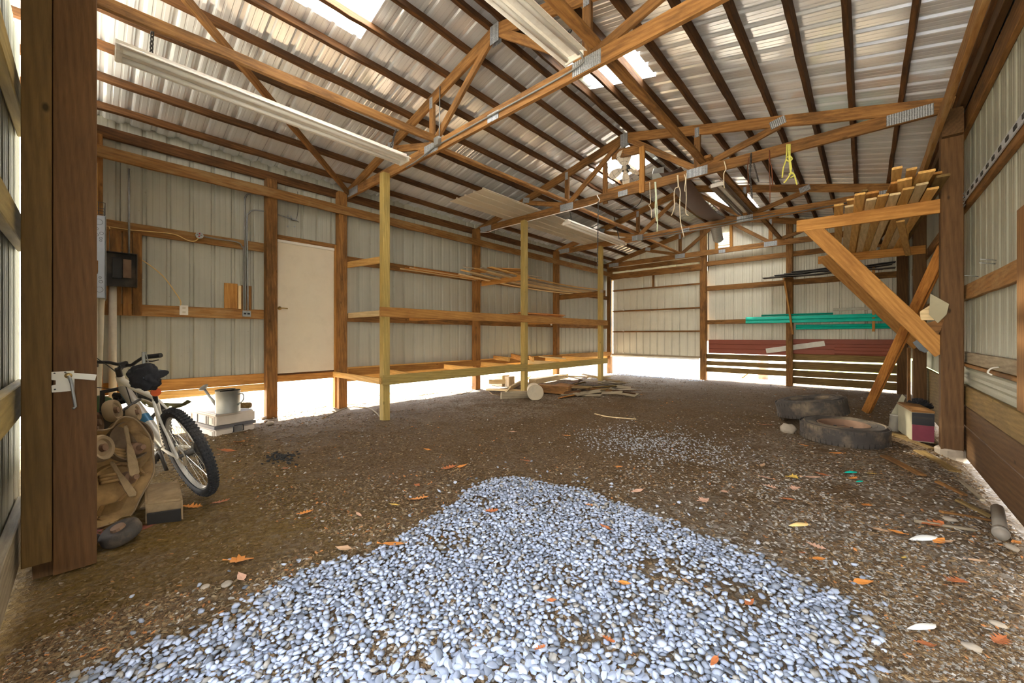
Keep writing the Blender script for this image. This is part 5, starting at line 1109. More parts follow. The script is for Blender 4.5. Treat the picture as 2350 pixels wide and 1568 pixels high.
# bag hung from the bar
hp = BM @ hbp[0].lerp(hbp[1], 1.3)
bg = thing('cloth_bag', 'crumpled black bag hanging from the bike handlebar by a strap', 'bag', hp)
bc0 = ray(330, 868); sc_ = (BM @ SD - Vector((0, 0, EYE))).length / bc0.length * 1.0; bcen = Vector((0, 0, EYE)) + bc0 * sc_ * .985
bm = bmesh.new(); bmesh.ops.create_icosphere(bm, subdivisions=4, radius=1)
for v in bm.verts:
    p = v.co.copy(); f_ = 1 + .30 * mnoise.noise(p * 2.4 + Vector((3, 1, 0))) + .22 * abs(mnoise.noise(Vector((p.x * 7, p.y * 3, p.z * 4))))
    v.co = Vector((p.x * .105 * f_, p.y * .05 * f_, p.z * .072 * f_ + (.045 * max(0, p.z) * max(0, 1 - abs(p.x - .1) * 1.6))))
me = bpy.data.meshes.new('bag_body'); bm.to_mesh(me); bm.free(); me.polygons.foreach_set('use_smooth', [True] * len(me.polygons))
link('bag_body', me, 'black_cloth', bg, Matrix.Translation(bcen) @ Matrix.Rotation(R(42), 4, 'Z') @ Matrix.Rotation(R(25), 4, 'Y'))
for i in range(2):
    tp = Vector((0, 0, EYE)) + ray(329 + 6 * i, 808) * sc_ * .985; bt_ = Vector((0, 0, EYE)) + ray(331 + 14 * i, 852) * sc_ * .985
    beam('strap', tp, bt_, .02 if i == 0 else .006, .003, 'grey_conduit', bg, up=(1, 0, .2))
# tractor pan seat behind
sc2 = on(380, 938, 0, -4.75)
ts = thing('tractor_seat', 'green steel pan seat with slots standing behind the bike wheel', 'seat', Vector((sc2.x, sc2.y, 0)))
SM = Matrix.Translation(sc2) @ Matrix.Rotation(R(42), 4, 'Z') @ Matrix.Rotation(R(-20), 4, 'X')
vs, fs = [], []; nu, nv = 24, 10
for j in range(nv + 1):
    for i in range(nu + 1):
        a = math.pi * (i / nu) ; r_ = .22 * (.35 + .65 * j / nv); x_ = math.cos(a) * r_; y_ = math.sin(a) * r_ * .8 - .05; vs.append((x_, y_, .07 * (j / nv) ** 2))
for j in range(nv):
    for i in range(nu):
        if j in (5, 6) and i % 3 == 1: continue
        fs.append((j * (nu + 1) + i, j * (nu + 1) + i + 1, (j + 1) * (nu + 1) + i + 1, (j + 1) * (nu + 1) + i))
vs += [(x_, y_, z_) for x_, y_, z_ in [(-.077, -.05, 0), (.077, -.05, 0), (0, .0, -.005)]]
o = mesh('pan', vs, fs, 'tractor_green', ts, SM, True); so_ = o.modifiers.new('s', 'SOLIDIFY'); so_.thickness = .004
tubeobj('seat_spring', curve_pts([sc2 + Vector((0, 0, -.0)), sc2 + Vector((.05, -.1, -.1)), Vector((sc2.x + .1, sc2.y, -.03))], 5), .015, 'dark_steel', ts)
gc_ = on(226, 930, 0, -4.9); tag(MB().lathe([(0, -.04), (.095, -.04), (.10, .02), (.10, gc_.z - .02), (.08, gc_.z + .05), (.03, gc_.z + .08), (0, gc_.z + .08)], (gc_.x, gc_.y, 0), (0, 0, 1), 24).build('green_jug', 'jug_green', None, smooth=True), 'dark green jug half hidden beside the jamb', 'jug')
t = thing('black_crate', 'black plastic frame sticking up behind the mower deck', 'crate', on(265, 940, 0, -4.5))
c_ = on(264, 912, 0, -4.45)
tubeobj('handle_loop', [c_ + Vector((0, -.07, -.12)), c_ + Vector((0, -.07, .05)), c_ + Vector((0, .10, .08)), c_ + Vector((0, .12, -.02)), c_ + Vector((0, .02, -.05))], .018, 'black_paint', t, 8); box('crate_body', c_ + Vector((-.1, -.12, -.42)), c_ + Vector((.1, .12, -.12)), 'charcoal', t)

# ------------------------------------------------------------ case, watering can, log
cA = on(492, 1008, 2, -.03); cB = on(590, 995, 2, -.03); cdv = (cB - cA); cdv.z = 0; Lx = cdv.length * 1.06; ux = Vector((-.20, .98, 0)).normalized(); uy = Vector((-ux.y, ux.x, 0))
if uy.x > 0: uy = -uy
CM = Matrix.Translation((cA.x, cA.y, -.03)) @ Matrix((ux, uy, Vector((0, 0, 1)))).transposed().to_4x4()
cs = thing('equipment_case', 'cream plastic transit case with a dark band and front handle', 'case', CM.translation); D = .72; H = .29
def cbox(name, lo, hi, mat, bv=.012):
    lo, hi = Vector(lo), Vector(hi); bm = bmesh.new(); bmesh.ops.create_cube(bm, size=1)
    for v in bm.verts: v.co = Vector(((v.co.x) * (hi.x - lo.x), v.co.y * (hi.y - lo.y), v.co.z * (hi.z - lo.z)))
    bmesh.ops.bevel(bm, geom=bm.edges[:], offset=bv, segments=3, affect='EDGES'); me = bpy.data.meshes.new(name); bm.to_mesh(me); bm.free()
    o = link(name, me, mat, cs, CM @ Matrix.Translation((lo + hi) / 2)); smooth_angle(o, 30); return o
cbox('lower_shell', (0, 0, 0), (Lx, D, .11), 'case_plastic', .02); cbox('upper_shell', (0, 0, .135), (Lx, D, H - .012), 'case_plastic', .02); cbox('band', (-.003, -.004, .105), (Lx + .004, D + .003, .145), 'case_band', .003); cbox('lid_panel', (.02, .02, H - .014), (Lx - .02, D - .02, H), 'case_top', .008)
for z0, z1 in ((.165, .255), (.01, .09)):
    for y0 in (.03, .60): cbox('corner_guard', (-.010, y0, z0), (.01, y0 + .09, z1), 'case_plastic', .01)
for y0 in (.15, .2, .44): cbox('latch_rib', (-.008, y0, .155), (.006, y0 + .018, .255), 'case_band', .003)
MB().tube([CM @ Vector(v) for v in ((Lx * .42, -.008, .045), (Lx * .42, -.03, .05), (Lx * .42, -.03, .115), (Lx * .44, -.03, .125), (Lx * .64, -.03, .125), (Lx * .66, -.03, .115), (Lx * .66, -.03, .05), (Lx * .66, -.008, .045))], .006, 8).build('handle', 'black_paint', cs, smooth=True)
cbox('handle_plate', (Lx * .43, -.012, .04), (Lx * .65, .0, .12), 'galvanised', .003)
wcp = on(523, 946, 2, H - .03 + .002); wcp.z = H - .028
wcn = thing('watering_can', 'galvanised watering can standing on the case', 'watering can', wcp); rw_, hw_ = .128, .265
MB().lathe([(0, 0), (rw_, 0), (rw_ + .003, .006), (rw_, .012), (rw_ * .99, hw_ * .5), (rw_, hw_), (rw_ + .004, hw_ + .004), (rw_ - .006, hw_ + .002), (rw_ - .008, .02), (0, .02)], wcp, (0, 0, 1), 36).build('body', 'grey_conduit', wcn, smooth=True)
vs = [wcp + Vector((math.cos(a) * rw_ * 1.01, math.sin(a) * rw_ * 1.01, hw_ + .002)) for a in [math.pi * k / 12 + R(42 + 90) for k in range(13)]]
MB().add(vs + [v + Vector((0, 0, .012)) for v in vs], [tuple(range(13)), tuple(range(13, 26))[::-1]] + [(k, k + 1, 14 + k, 13 + k) for k in range(12)] + [(12, 0, 13, 25)]).build('half_lid', 'dark_steel', wcn)
lf = Vector((-.67 * 0 - math.cos(YAW) * 1.0, -math.sin(YAW) * 1.0, 0)).normalized()
MB().tube([wcp + lf * rw_ * .9 + Vector((0, 0, .06)), wcp + lf * (rw_ + .10) + Vector((0, 0, .19)), wcp + lf * (rw_ + .155) + Vector((0, 0, .275))], [.022, .016, .013], 12).build('spout', 'galvanised', wcn, smooth=True)
MB().lathe([(0, -.03), (.014, -.03), (.055, .0), (.055, .006), (0, .010)], wcp + lf * (rw_ + .17) + Vector((0, 0, .30)), (lf * .75 + Vector((0, 0, .66))), 24).build('rose', 'galvanised', wcn, smooth=True)
MB().tube([wcp + lf * rw_ + Vector((0, 0, .235)), wcp + lf * (rw_ + .10) + Vector((0, 0, .19))], .006, 6).build('brace', 'galvanised', wcn)
MB().tube(curve_pts([wcp - lf * rw_ * .96 + Vector((0, 0, .22)), wcp - lf * (rw_ + .055) + Vector((0, 0, .225)), wcp - lf * (rw_ + .06) + Vector((0, 0, .15)), wcp - lf * rw_ * .96 + Vector((0, 0, .09))], 5), .009, 8).build('handle', 'galvanised', wcn, smooth=True)
lp = on(565, 925, 2, H - .028 + .035); a_ = Vector((math.cos(YAW), math.sin(YAW), 0)); lp = CM @ Vector((Lx * .86, .14, H + .04))
o = MB().lathe([(0, -.075), (.03, -.072), (.036, -.04), (.038, .05), (.036, .075), (0, .075)], lp, a_, 20).build('small_log', 'slat_wood', None, smooth=True); tag(o, 'short dark wood roll lying on the case beside the watering can', 'log')

# ------------------------------------------------------------ lumber rack on the right
lr = thing('lumber_rack', 'orange timber bracket rack on the right posts', 'rack', (.6, 7, 1))
beam('front_beam', (-.634, 6.04, 2.58), (.585, 6.04, 2.566), .044, .145, 'orange_wood', lr, bev=.004); beam('front_brace', (-.50, 6.04, 2.56), (.615, 6.04, 1.027), .038, .165, 'orange_wood', lr, up=(1, 0, 1), bev=.004)
beam('rear_beam', (-.63, 9.02, 2.585), (.72, 9.02, 2.585), .04, .135, 'orange_wood', lr); beam('rear_brace', (-.56, 8.98, 2.62), (.64, 8.98, 1.03), .04, .15, 'orange_wood', lr, up=(1, 0, 1))
G = 'boards stacked on the lumber rack'; rnd = random.Random(5)
names = ['leftmost', 'second from left', 'third from left', 'fourth from left', 'fifth from left', 'sixth from left', 'seventh from left', 'eighth from left', 'rightmost']
for i in range(9):
    x0 = -.21 + i * .088; x1 = -.40 + i * .098
    loose('lumber_board', (x0, 5.5 + rnd.uniform(-.22, .25), 2.645 + .004 * (i % 2)), (x1 + rnd.uniform(-.02, .02), 9.6 + rnd.uniform(0, .5), 2.665), .082, .022, ['new_wood', 'pale_wood', 'new_wood', 'pale_wood'][i % 4], '%s board in the bottom layer of the lumber rack' % names[i], group=G)
for i, (x0, y0, z0, x1, y1, w_, m_) in enumerate(((-.10, 5.55, 2.675, .02, 9.4, .09, 'new_wood'), (.06, 5.45, 2.68, -.1, 9.3, .10, 'orange_wood'), (.28, 5.2, 2.68, .5, 9.5, .10, 'new_wood'), (.42, 5.15, 2.70, .25, 9.2, .11, 'new_wood'), (.54, 5.35, 2.69, .45, 9.4, .09, 'slat_wood'), (.24, 5.35, 2.71, .0, 9.0, .10, 'orange_wood'), (.22, 4.98, 2.735, .3, 9.1, .07, 'new_wood'), (.32, 5.1, 2.735, .42, 9.1, .07, 'new_wood'), (.0, 5.5, 2.73, .2, 8.9, .05, 'slat_wood'), (.48, 5.4, 2.74, .1, 8.8, .12, 'orange_wood'))):
    loose('lumber_board', (x0, y0, z0), (x1, y1, z0 + .01), w_, .022, m_, ['narrow pale board second layer at left', 'orange board slanting left', 'pale board slanting right', 'wide pale board near the post', 'dark board against the post', 'orange board crossing the middle', 'narrow board whose end stands highest', 'narrow board beside the highest one', 'thin dark strip on the left', 'wide orange board lying askew on top'][i] + ' on the lumber rack', group=G)
loose('lumber_board', (.30, 6.2, 2.50), (.52, 8.9, 2.50), .07, .02, 'new_wood', 'board slipped down behind the front rack beam', group=G)
# leaning cedar boards
tb = on(2166, 566, 1, 6.25); bb_ = on(1986, 948, 2, -.03)
for i in range(2):
    off = Vector((.035 * i, .06 * i, 0)); loose('leaning_board', bb_ + off + Vector((0, 0, .02)), tb + off, .03, .10 - .02 * i, 'cedar', ['front', 'rear'][i] + ' one of two reddish grooved boards leaning on the right brace', 'board', 'leaning reddish boards', up=(1, -.8, 0))
# flashing pieces stuck behind the brace
def panel(name, pix, y, th, mat, label, cat):
    vs = [on(a, b, 1, y + (c[0] if c else 0)) for a, b, *c in pix]; n_ = len(vs); vs += [v + Vector((th * .3, th, 0)) for v in vs]; v2, Mx = recenter(vs)
    return tag(mesh(name, v2, [tuple(range(n_)), tuple(range(n_, 2 * n_))[::-1]] + [(i, (i + 1) % n_, n_ + (i + 1) % n_, n_ + i) for i in range(n_)], mat, None, Mx), label, cat)
panel('metal_flashing', [(2135, 674), (2178, 698), (2172, 722), (2152, 742), (2132, 722)], 5.93, .01, 'beige_card', 'grey-green bent metal flashing tucked beside the near right post', 'flashing')
hexa('wood_offcut', [on(2113, 735, 1, 6.0), on(2145, 735, 1, 6.0), on(2150, 732, 1, 6.25), on(2118, 732, 1, 6.25)], [on(2110, 716, 1, 6.0), on(2135, 700, 1, 6.0), on(2142, 702, 1, 6.25), on(2116, 712, 1, 6.25)], 'pale_wood', 'pale wood offcut wedged above the right brace', 'offcut', .006)
panel('brown_scrap', [(2126, 742), (2168, 730), (2158, 760), (2152, 768)], 5.97, .02, 'rough_wood', 'brown scrap below the metal flashing', 'scrap')
o = MB().tube([on(2104, 784, 1, 8.9), on(2120, 797, 1, 8.85), on(2130, 806, 1, 8.85)], [.07, .09, .06], 4).build('metal_elbow', 'blue_grey'); tag(o, 'blue-grey metal elbow at the foot of the rear brace', 'elbow')
loose('corner_stud', (.55, 9.3, -.1), (.55, 9.3, 1.0), .04, .12, 'rough_wood', 'short upright board before the far right post', 'board', up=(0, 1, 0)); loose('corner_stud', (.15, 12.0, 1.3), (.15, 12.0, 2.75), .05, .09, 'orange_wood', 'orange stud standing at the far end of the teal strips', 'board', up=(0, 1, 0))

# ------------------------------------------------------------ tyres
def tyre(c, ax, Ro, W_, lab, rim_):
    t = thing('tire', lab, 'tire', c, group='old truck tires'); Q_ = Vector(ax).to_track_quat('Z', 'Y').to_matrix().to_4x4(); TM = Matrix.Translation(c) @ Q_; h_ = W_ / 2
    prof = [(Ro * .60, -h_ * .75), (Ro * .64, -h_ * .92), (Ro * .78, -h_ * 1.05), (Ro * .92, -h_ * .9), (Ro * .975, -h_ * .72), (Ro, -h_ * .55), (Ro, h_ * .55), (Ro * .975, h_ * .72), (Ro * .92, h_ * .9), (Ro * .78, h_ * 1.05), (Ro * .64, h_ * .92), (Ro * .60, h_ * .75)]
    mb = MB().lathe(prof, n=64, closed=True)
    for i in range(48):
        for s_ in (-1, 1):
            a = 2 * math.pi * (i + .5 * (s_ > 0)) / 48; mb.bx((math.cos(a) * Ro, math.sin(a) * Ro, s_ * h_ * .62), (.006, .042, .05), Matrix.Rotation(a, 3, 'Z'))
    o = mb.build('tread_casing', 'old_rubber', t, smooth=True, world=TM); smooth_angle(o, 35)
    for r_ in (.70, .88): MB().lathe([(Ro * r_, h_ * (1.0 if r_ < .8 else .97)), (Ro * r_ + .008, h_ * (1.03 if r_ < .8 else .985) + .004), (Ro * r_ + .016, h_ * (1.0 if r_ < .8 else .95))], n=48).build('bead_ring', 'old_rubber', t, smooth=True, world=TM)
    if rim_:
        MB().lathe([(Ro * .60, h_ * .88), (Ro * .57, h_ * .93), (Ro * .545, h_ * .75), (Ro * .50, h_ * .45), (Ro * .47, h_ * .05), (Ro * .40, -h_ * .1), (Ro * .32, h_ * .18), (Ro * .22, h_ * .28), (Ro * .14, h_ * .25), (Ro * .135, h_ * .55), (0, h_ * .55)], n=48).build('wheel_rim', 'rusty_steel', t, smooth=True, world=TM)
        for i in range(8): a = 2 * math.pi * i / 8; MB().lathe([(0, 0), (.016, 0), (.014, .02), (0, .02)], (math.cos(a) * Ro * .26, math.sin(a) * Ro * .26, h_ * .24), n=8).build('lug_nut', 'dark_steel', t, world=TM)
    return t
tyre(Vector((-.185, 5.88, .10)), (.0, -.03, 1), .40, .20, 'old tire with a rusty rim lying flat in front', True)
tyre(Vector((-.55, 6.75, .22)), (-.17, -.02, 1), .40, .24, 'old tire tilted behind the flat one', False)
rock('boulder', on(1808, 985, 2, .04) , .085, 'stone', 'brown rock left of the flat tire', 'rock', 12, .8)

# ------------------------------------------------------------ wooden box and bits beside the near right post
BX = Matrix.Translation((.40, 6.3, gz(.4, 6.3))) @ Matrix.Rotation(R(8), 4, 'Z')
bx_ = thing('metal_tin_box', 'beige box with a maroon and black front beside the near right post', 'box', BX.translation)
def bpt(name, lo, hi, mat): 
    lo, hi = Vector(lo), Vector(hi); MB().bx((0, 0, 0), hi - lo).build(name, mat, bx_, world=BX @ Matrix.Translation((lo + hi) / 2))
bpt('box_body', (0, 0, 0), (.17, .62, .33), 'beige_card'); bpt('box_lid', (-.006, -.008, .33), (.176, .63, .355), 'rough_wood'); bpt('black_band', (-.004, -.006, .19), (.174, .0, .325), 'black_paint'); bpt('maroon_front', (-.002, -.005, .01), (.172, .0, .188), 'maroon'); bpt('dark_band', (.01, -.01, .26), (.16, -.006, .28), 'dark_panel')
c_ = gp(2050, 985); o = MB().lathe([(.0, 0), (.05, 0), (.05, .2), (.055, .2), (.055, .21), (.045, .21), (.045, .02), (0, .02)], (c_.x, c_.y, c_.z), (.1, .05, 1), 20).build('grey_pot', 'pvc', None, smooth=True); tag(o, 'grey-white tube standing between the tire and the box', 'tube')
o = MB(); r0 = random.Random(2); cc_ = Vector((.50, 6.95, .30))
for i in range(60):
    a, e_ = r0.random() * 6.28, r0.uniform(.1, 1.4); d_ = Vector((math.cos(a) * math.cos(e_), math.sin(a) * math.cos(e_), math.sin(e_))); o.tube([cc_ + d_ * .05, cc_ + d_ * .13], [.02, .006], 5)
o.tube([cc_ + Vector((0, 0, -.3)), cc_ + Vector((0, 0, .02))], .10, 12); o = o.build('brush_head', 'fur_dark'); tag(o, 'black bristly brush head behind the box', 'brush')
panel('card_flap', [(2040, 958), (2070, 905), (2078, 912), (2056, 968)], 7.1, .01, 'beige_card', 'folded cardboard flap leaning behind the tire', 'cardboard')
loose('flat_board', gp(2045, 1000) + Vector((0, 0, .02)), gp(2150, 1022) + Vector((.0, .3, .02)), .18, .02, 'slat_wood', 'flat brown board under the beige box', 'board')
tubeobj('pipe_piece', [gp(2289, 1152) + Vector((0, 0, .035)), gp(2297, 1222) + Vector((0, 0, .035))], .033, 'grey_pipe', None, 14, 'grey pipe piece lying by the right wall', 'pipe')
o = MB().lathe([(.033, 0), (.038, .002), (.038, .05), (.033, .052)], gp(2296, 1212) + Vector((0, 0, .035)), gp(2297, 1222) - gp(2289, 1152), 16).build('pipe_collar', 'grey_pipe', None, smooth=True); o.parent = bpy.data.objects['pipe_piece']; o.matrix_basis = WM[bpy.data.objects['pipe_piece']].inverted() @ WM[o]
G = 'wood scraps on the right side of the floor'
for i, (a_, b_, w_, m_) in enumerate((((2030, 1048), (2115, 1092), .07, 'rough_wood'), ((2110, 1040), (2190, 1074), .10, 'slat_wood'), ((2160, 1180), (2290, 1180), .03, 'rough_wood'), ((2195, 1150), (2275, 1172), .05, 'slat_wood'), ((2100, 1200), (2235, 1216), .02, 'grey_wood'), ((2150, 1108), (2215, 1130), .04, 'rough_wood'), ((2205, 1095), (2255, 1130), .03, 'grey_wood'), ((2060, 1005), (2140, 1030), .08, 'slat_wood'))):
    loose('wood_scrap', gp(*a_) + Vector((0, 0, .014)), gp(*b_) + Vector((0, 0, .014)), w_, .016, m_, ['long orange-brown', 'wide dull brown', 'lengthwise brown', 'dark narrow', 'thin grey', 'short reddish', 'short grey', 'broad dark'][i] + ' wood scrap on the dirt at right', 'scrap', G, wob=.006)
# post outside
tubeobj('outside_pipe', [(-2.25, 13.6, -.3), (-2.25, 13.6, 1.2)], .14, 'pink_post', None, 18, 'reddish post outside seen under the far planks', 'post')
tubeobj('outside_branch', [(-2.75, 13.2, -.1), (-2.45, 13.3, .2)], .02, 'slat_wood', None, 6, 'dark branch outside the far wall opening', 'branch')
# ------------------------------------------------------------ gravel stones
rs = np.random.RandomState(5)
def stone_variant(sub, seed):
    bm = bmesh.new(); bmesh.ops.create_icosphere(bm, subdivisions=sub, radius=1); rn = random.Random(seed); k1, k2 = rn.uniform(.6, .95), rn.uniform(.26, .48)
    pl = [(Vector((rn.uniform(-1, 1), rn.uniform(-1, 1), rn.uniform(-1, 1))).normalized(), rn.uniform(.50, .80)) for _ in range(9)]
    for v in bm.verts:
        p = v.co.copy()
        for nn_, d_ in pl:
            q_ = p.dot(nn_)
            if q_ > d_: p -= nn_ * (q_ - d_) * .95
        p *= 1 + .18 * mnoise.noise(p * 1.4 + Vector((seed * 3.1, 0, 0))); v.co = Vector((p.x, p.y * k1, p.z * k2))
    me = bpy.data.meshes.new('stone'); bm.to_mesh(me); bm.free(); return me
def arrays(me):
    v = np.zeros(len(me.vertices) * 3); me.vertices.foreach_get('co', v); f = np.zeros(len(me.loops), dtype=np.int32); me.loops.foreach_get('vertex_index', f); return v.reshape(-1, 3), f.reshape(-1, 3)
def rotm(rx, ry, rz):
    cx_, sx_, cy_, sy_, cz_, sz_ = np.cos(rx), np.sin(rx), np.cos(ry), np.sin(ry), np.cos(rz), np.sin(rz)
    X_ = np.array([[1, 0, 0], [0, cx_, -sx_], [0, sx_, cx_]]); Y_ = np.array([[cy_, 0, sy_], [0, 1, 0], [-sy_, 0, cy_]]); Z_ = np.array([[cz_, -sz_, 0], [sz_, cz_, 0], [0, 0, 1]]); return Z_ @ Y_ @ X_
def merged(name, variants, items, mat, smooth=True):
    """items: (variant, pos, scale, (rx,ry,rz), colour)"""
    V, Fc, Cc, n = [], [], [], 0
    for k, p, s, r_, c in items:
        v, f = variants[k]; w_ = (v * s) @ rotm(*r_).T + np.array(p); V.append(w_); Fc.append(f + n); Cc.append(np.tile(np.array([*c, 1.0]), (len(v), 1))); n += len(v)
    V = np.concatenate(V); Fc = np.concatenate(Fc); Cc = np.concatenate(Cc); m_ = Fc.shape[1]
    me = bpy.data.meshes.new(name); me.vertices.add(len(V)); me.vertices.foreach_set('co', V.ravel()); me.loops.add(Fc.size); me.loops.foreach_set('vertex_index', Fc.ravel().astype(np.int32))
    me.polygons.add(len(Fc)); me.polygons.foreach_set('loop_start', np.arange(0, Fc.size, m_, dtype=np.int32))
    try: me.polygons.foreach_set('loop_total', np.full(len(Fc), m_, dtype=np.int32))
    except Exception: pass
    me.update(calc_edges=True); me.polygons.foreach_set('use_smooth', [smooth] * len(Fc))
    a = me.color_attributes.new('tint', 'FLOAT_COLOR', 'POINT'); a.data.foreach_set('color', Cc.ravel()); me.validate()
    return link(name, me, mat, None, None)
meA = [stone_variant(2, i) for i in range(14)]; varA = [arrays(m_) for m_ in meA]; varB = [arrays(stone_variant(1, i)) for i in range(16)]
def stone_col():
    q_ = rs.rand()
    if q_ < .72: b_ = rs.uniform(.30, .56); return (b_ * .87, b_ * .925, b_ * 1.08)
    if q_ < .9: b_ = rs.uniform(.15, .28); return (b_ * .92, b_ * .97, b_ * 1.08)
    b_ = rs.uniform(.22, .34); return (b_, b_ * .88, b_ * .72)
cells = {}; items = []
def try_place(x, y, r_, lay=0):
    k = (int(x / .04), int(y / .04), lay)
    for i in (-1, 0, 1):
        for j in (-1, 0, 1):
            for (a, b, c) in cells.get((k[0] + i, k[1] + j, lay), ()):
                if (a - x) ** 2 + (b - y) ** 2 < (.54 * (c + r_)) ** 2: return False
    cells.setdefault(k, []).append((x, y, r_)); return True
tries = 0
while tries < 80000:
    tries += 1
    x, y = rs.uniform(-2.55, .25), rs.uniform(-.15, 2.9); h_ = heap(x, y)
    patchy = mnoise.noise(Vector((x * 3.2, y * 3.2, 11)))
    dens = h_ * (1.0 if patchy > -.33 else .25) + .0035 * (h_ < .5)
    if x > -1.0 and h_ > 0: dens *= .42 + .58 * (patchy > -.02)
    if rs.rand() > dens: continue
    r_ = rs.uniform(.011, .0215) * (1.08 if x > -1.2 else 1.0)
    lay = 1 if (rs.rand() < .26 and h_ > .9) else 0
    if not try_place(x, y, r_, lay): continue
    z = gz(x, y) + fine(x, y) + r_ * .30 + lay * .010
    items.append([x, y, z, r_])
items.sort(key=lambda q_: q_[0] ** 2 + q_[1] ** 2)
def vis(x, y):
    X = x * math.cos(YAW) + y * math.sin(YAW); Z = -x * math.sin(YAW) + y * math.cos(YAW); 
    if Z < .2: return False
    u, v = PX + F * X / Z, PY + F * EYE / Z; return -10 < u < 2360 and v < 1580
near = [i for i in range(len(items)) if vis(items[i][0], items[i][1])][:300]; ns = set(near)
GM = bpy.data.materials['gravel_stone']
for m_ in meA: m_.materials.append(GM); m_.polygons.foreach_set('use_smooth', [True] * len(m_.polygons)); m_.set_sharp_from_angle(angle=R(34))
for k in near:
    x, y, z, r_ = items[k]; o = bpy.data.objects.new('gravel_stone', meA[rs.randint(14)]); C.collection.objects.link(o)
    o.location = (x, y, z); o.rotation_euler = (rs.uniform(-.35, .35), rs.uniform(-.35, .35), rs.uniform(0, 6.28)); s_ = r_ * rs.uniform(1.0, 1.2); o.scale = (s_ * 1.15, s_, s_); o.color = (*stone_col(), 1)
    tag(o, 'pale blue-grey gravel stone at the near edge of the gravel spread', 'stone', 'gravel stones nearest the camera')
rest = [(rs.randint(16), items[i][:3], items[i][3] * rs.uniform(1.0, 1.25), (rs.uniform(-.4, .4), rs.uniform(-.4, .4), rs.uniform(0, 6.28)), stone_col()) for i in range(len(items)) if i not in ns]
g = merged('gravel', varB, rest, 'stone_tint'); tag(g, 'spread of pale blue-grey crushed gravel on the dirt', 'gravel', kind='stuff')
print('stones', len(items))
# smaller dull stones and chips trodden into the dirt
chipv = []
for s in range(12):
    rn = random.Random(s + 40); n_ = 6; ring = [(math.cos(2 * math.pi * i / n_) * rn.uniform(.7, 1.1), math.sin(2 * math.pi * i / n_) * rn.uniform(.35, .75)) for i in range(n_)]
    v = np.array([(a, b, 0) for a, b in ring] + [(a * .8, b * .8, .22 + rn.uniform(-.08, .12)) for a, b in ring] + [(0, 0, .3)])
    f = []
    for i in range(n_): j = (i + 1) % n_; f += [(i, j, n_ + j), (i, n_ + j, n_ + i), (n_ + i, n_ + j, 2 * n_)]
    chipv.append((v, np.array(f, dtype=np.int32)))
it = []; N_ = 0; c0b = gp(650, 1052)
while N_ < 52000:
    # sample so that density on screen stays even
    u, v_ = rs.uniform(0, 2350), rs.uniform(860, 1568) 
    if rs.rand() > ((v_ - 771) / 800) ** .55: continue
    p = on(u, v_, 2, 0)
    if p.x < -6.9 or p.x > .74 or p.y > 12.6 or p.y < -.2: continue
    h_ = heap(p.x, p.y)
    if h_ > .5 and rs.rand() < .6: continue
    if p.x < -6.6 and rs.rand() < .35: continue
    ochre = (p.x < -2.2 + .5 * mnoise.noise(Vector((p.x, p.y, 3)) * 1.5) and p.y < .75 + .8 * mnoise.noise(Vector((p.x, p.y, 1)) * 1.1))
    if mnoise.noise(Vector((p.x * 1.1, p.y * .9, 21))) + .5 * mnoise.noise(Vector((p.x * 3, p.y * 3, 2))) > .12 and rs.rand() < .7: continue
    if ochre and rs.rand() < .80: continue
    d_ = math.hypot(p.x, p.y); s_ = rs.uniform(.003, .0115) * (1 + .10 * d_) * (.8 if ochre else 1)
    grey_ = p.x > -1.6 or (abs(p.x + 1.7) < .8 and 3.6 < p.y < 5)
    q_ = rs.rand(); b_ = rs.uniform(.55, 1.35)
    if q_ < .46: c = (.15 * b_, .085 * b_, .036 * b_)
    elif q_ < .72: c = (.25 * b_, .155 * b_, .070 * b_)
    elif q_ < .90: c = (.37 * b_, .315 * b_, .245 * b_) if grey_ else (.26 * b_, .185 * b_, .10 * b_)
    elif q_ < (.985 if grey_ else .96): c = (.44 * b_, .39 * b_, .33 * b_)
    else: c = (.50 * b_, .20 * b_, .06 * b_)
    c = tuple(.80 * a for a in c)
    if ((p.x - c0b.x) / .2) ** 2 + ((p.y - c0b.y) / .13) ** 2 < rs.uniform(.3, 1.2): c = (.012, .010, .008)
    if ochre: c = tuple(.5 * a + .5 * b for a, b in zip(c, (.17, .095, .03)))
    if p.x < -6.5: c = (.02 * b_, .011 * b_, .005 * b_) if q_ < .8 else (.012 * b_, .035 * b_, .005 * b_)
    it.append((rs.randint(12), (p.x, p.y, gz(p.x, p.y) + fine(p.x, p.y) + s_ * .05), s_ * np.array([1.3, 1, 1]), (rs.uniform(-.5, .5), rs.uniform(-.5, .5), rs.uniform(0, 6.28)), c)); N_ += 1
g = merged('stone_chips', chipv, it, 'chip_tint', False); tag(g, 'brown and grey chips and leaf crumbs trodden into the dirt', 'debris', kind='stuff')
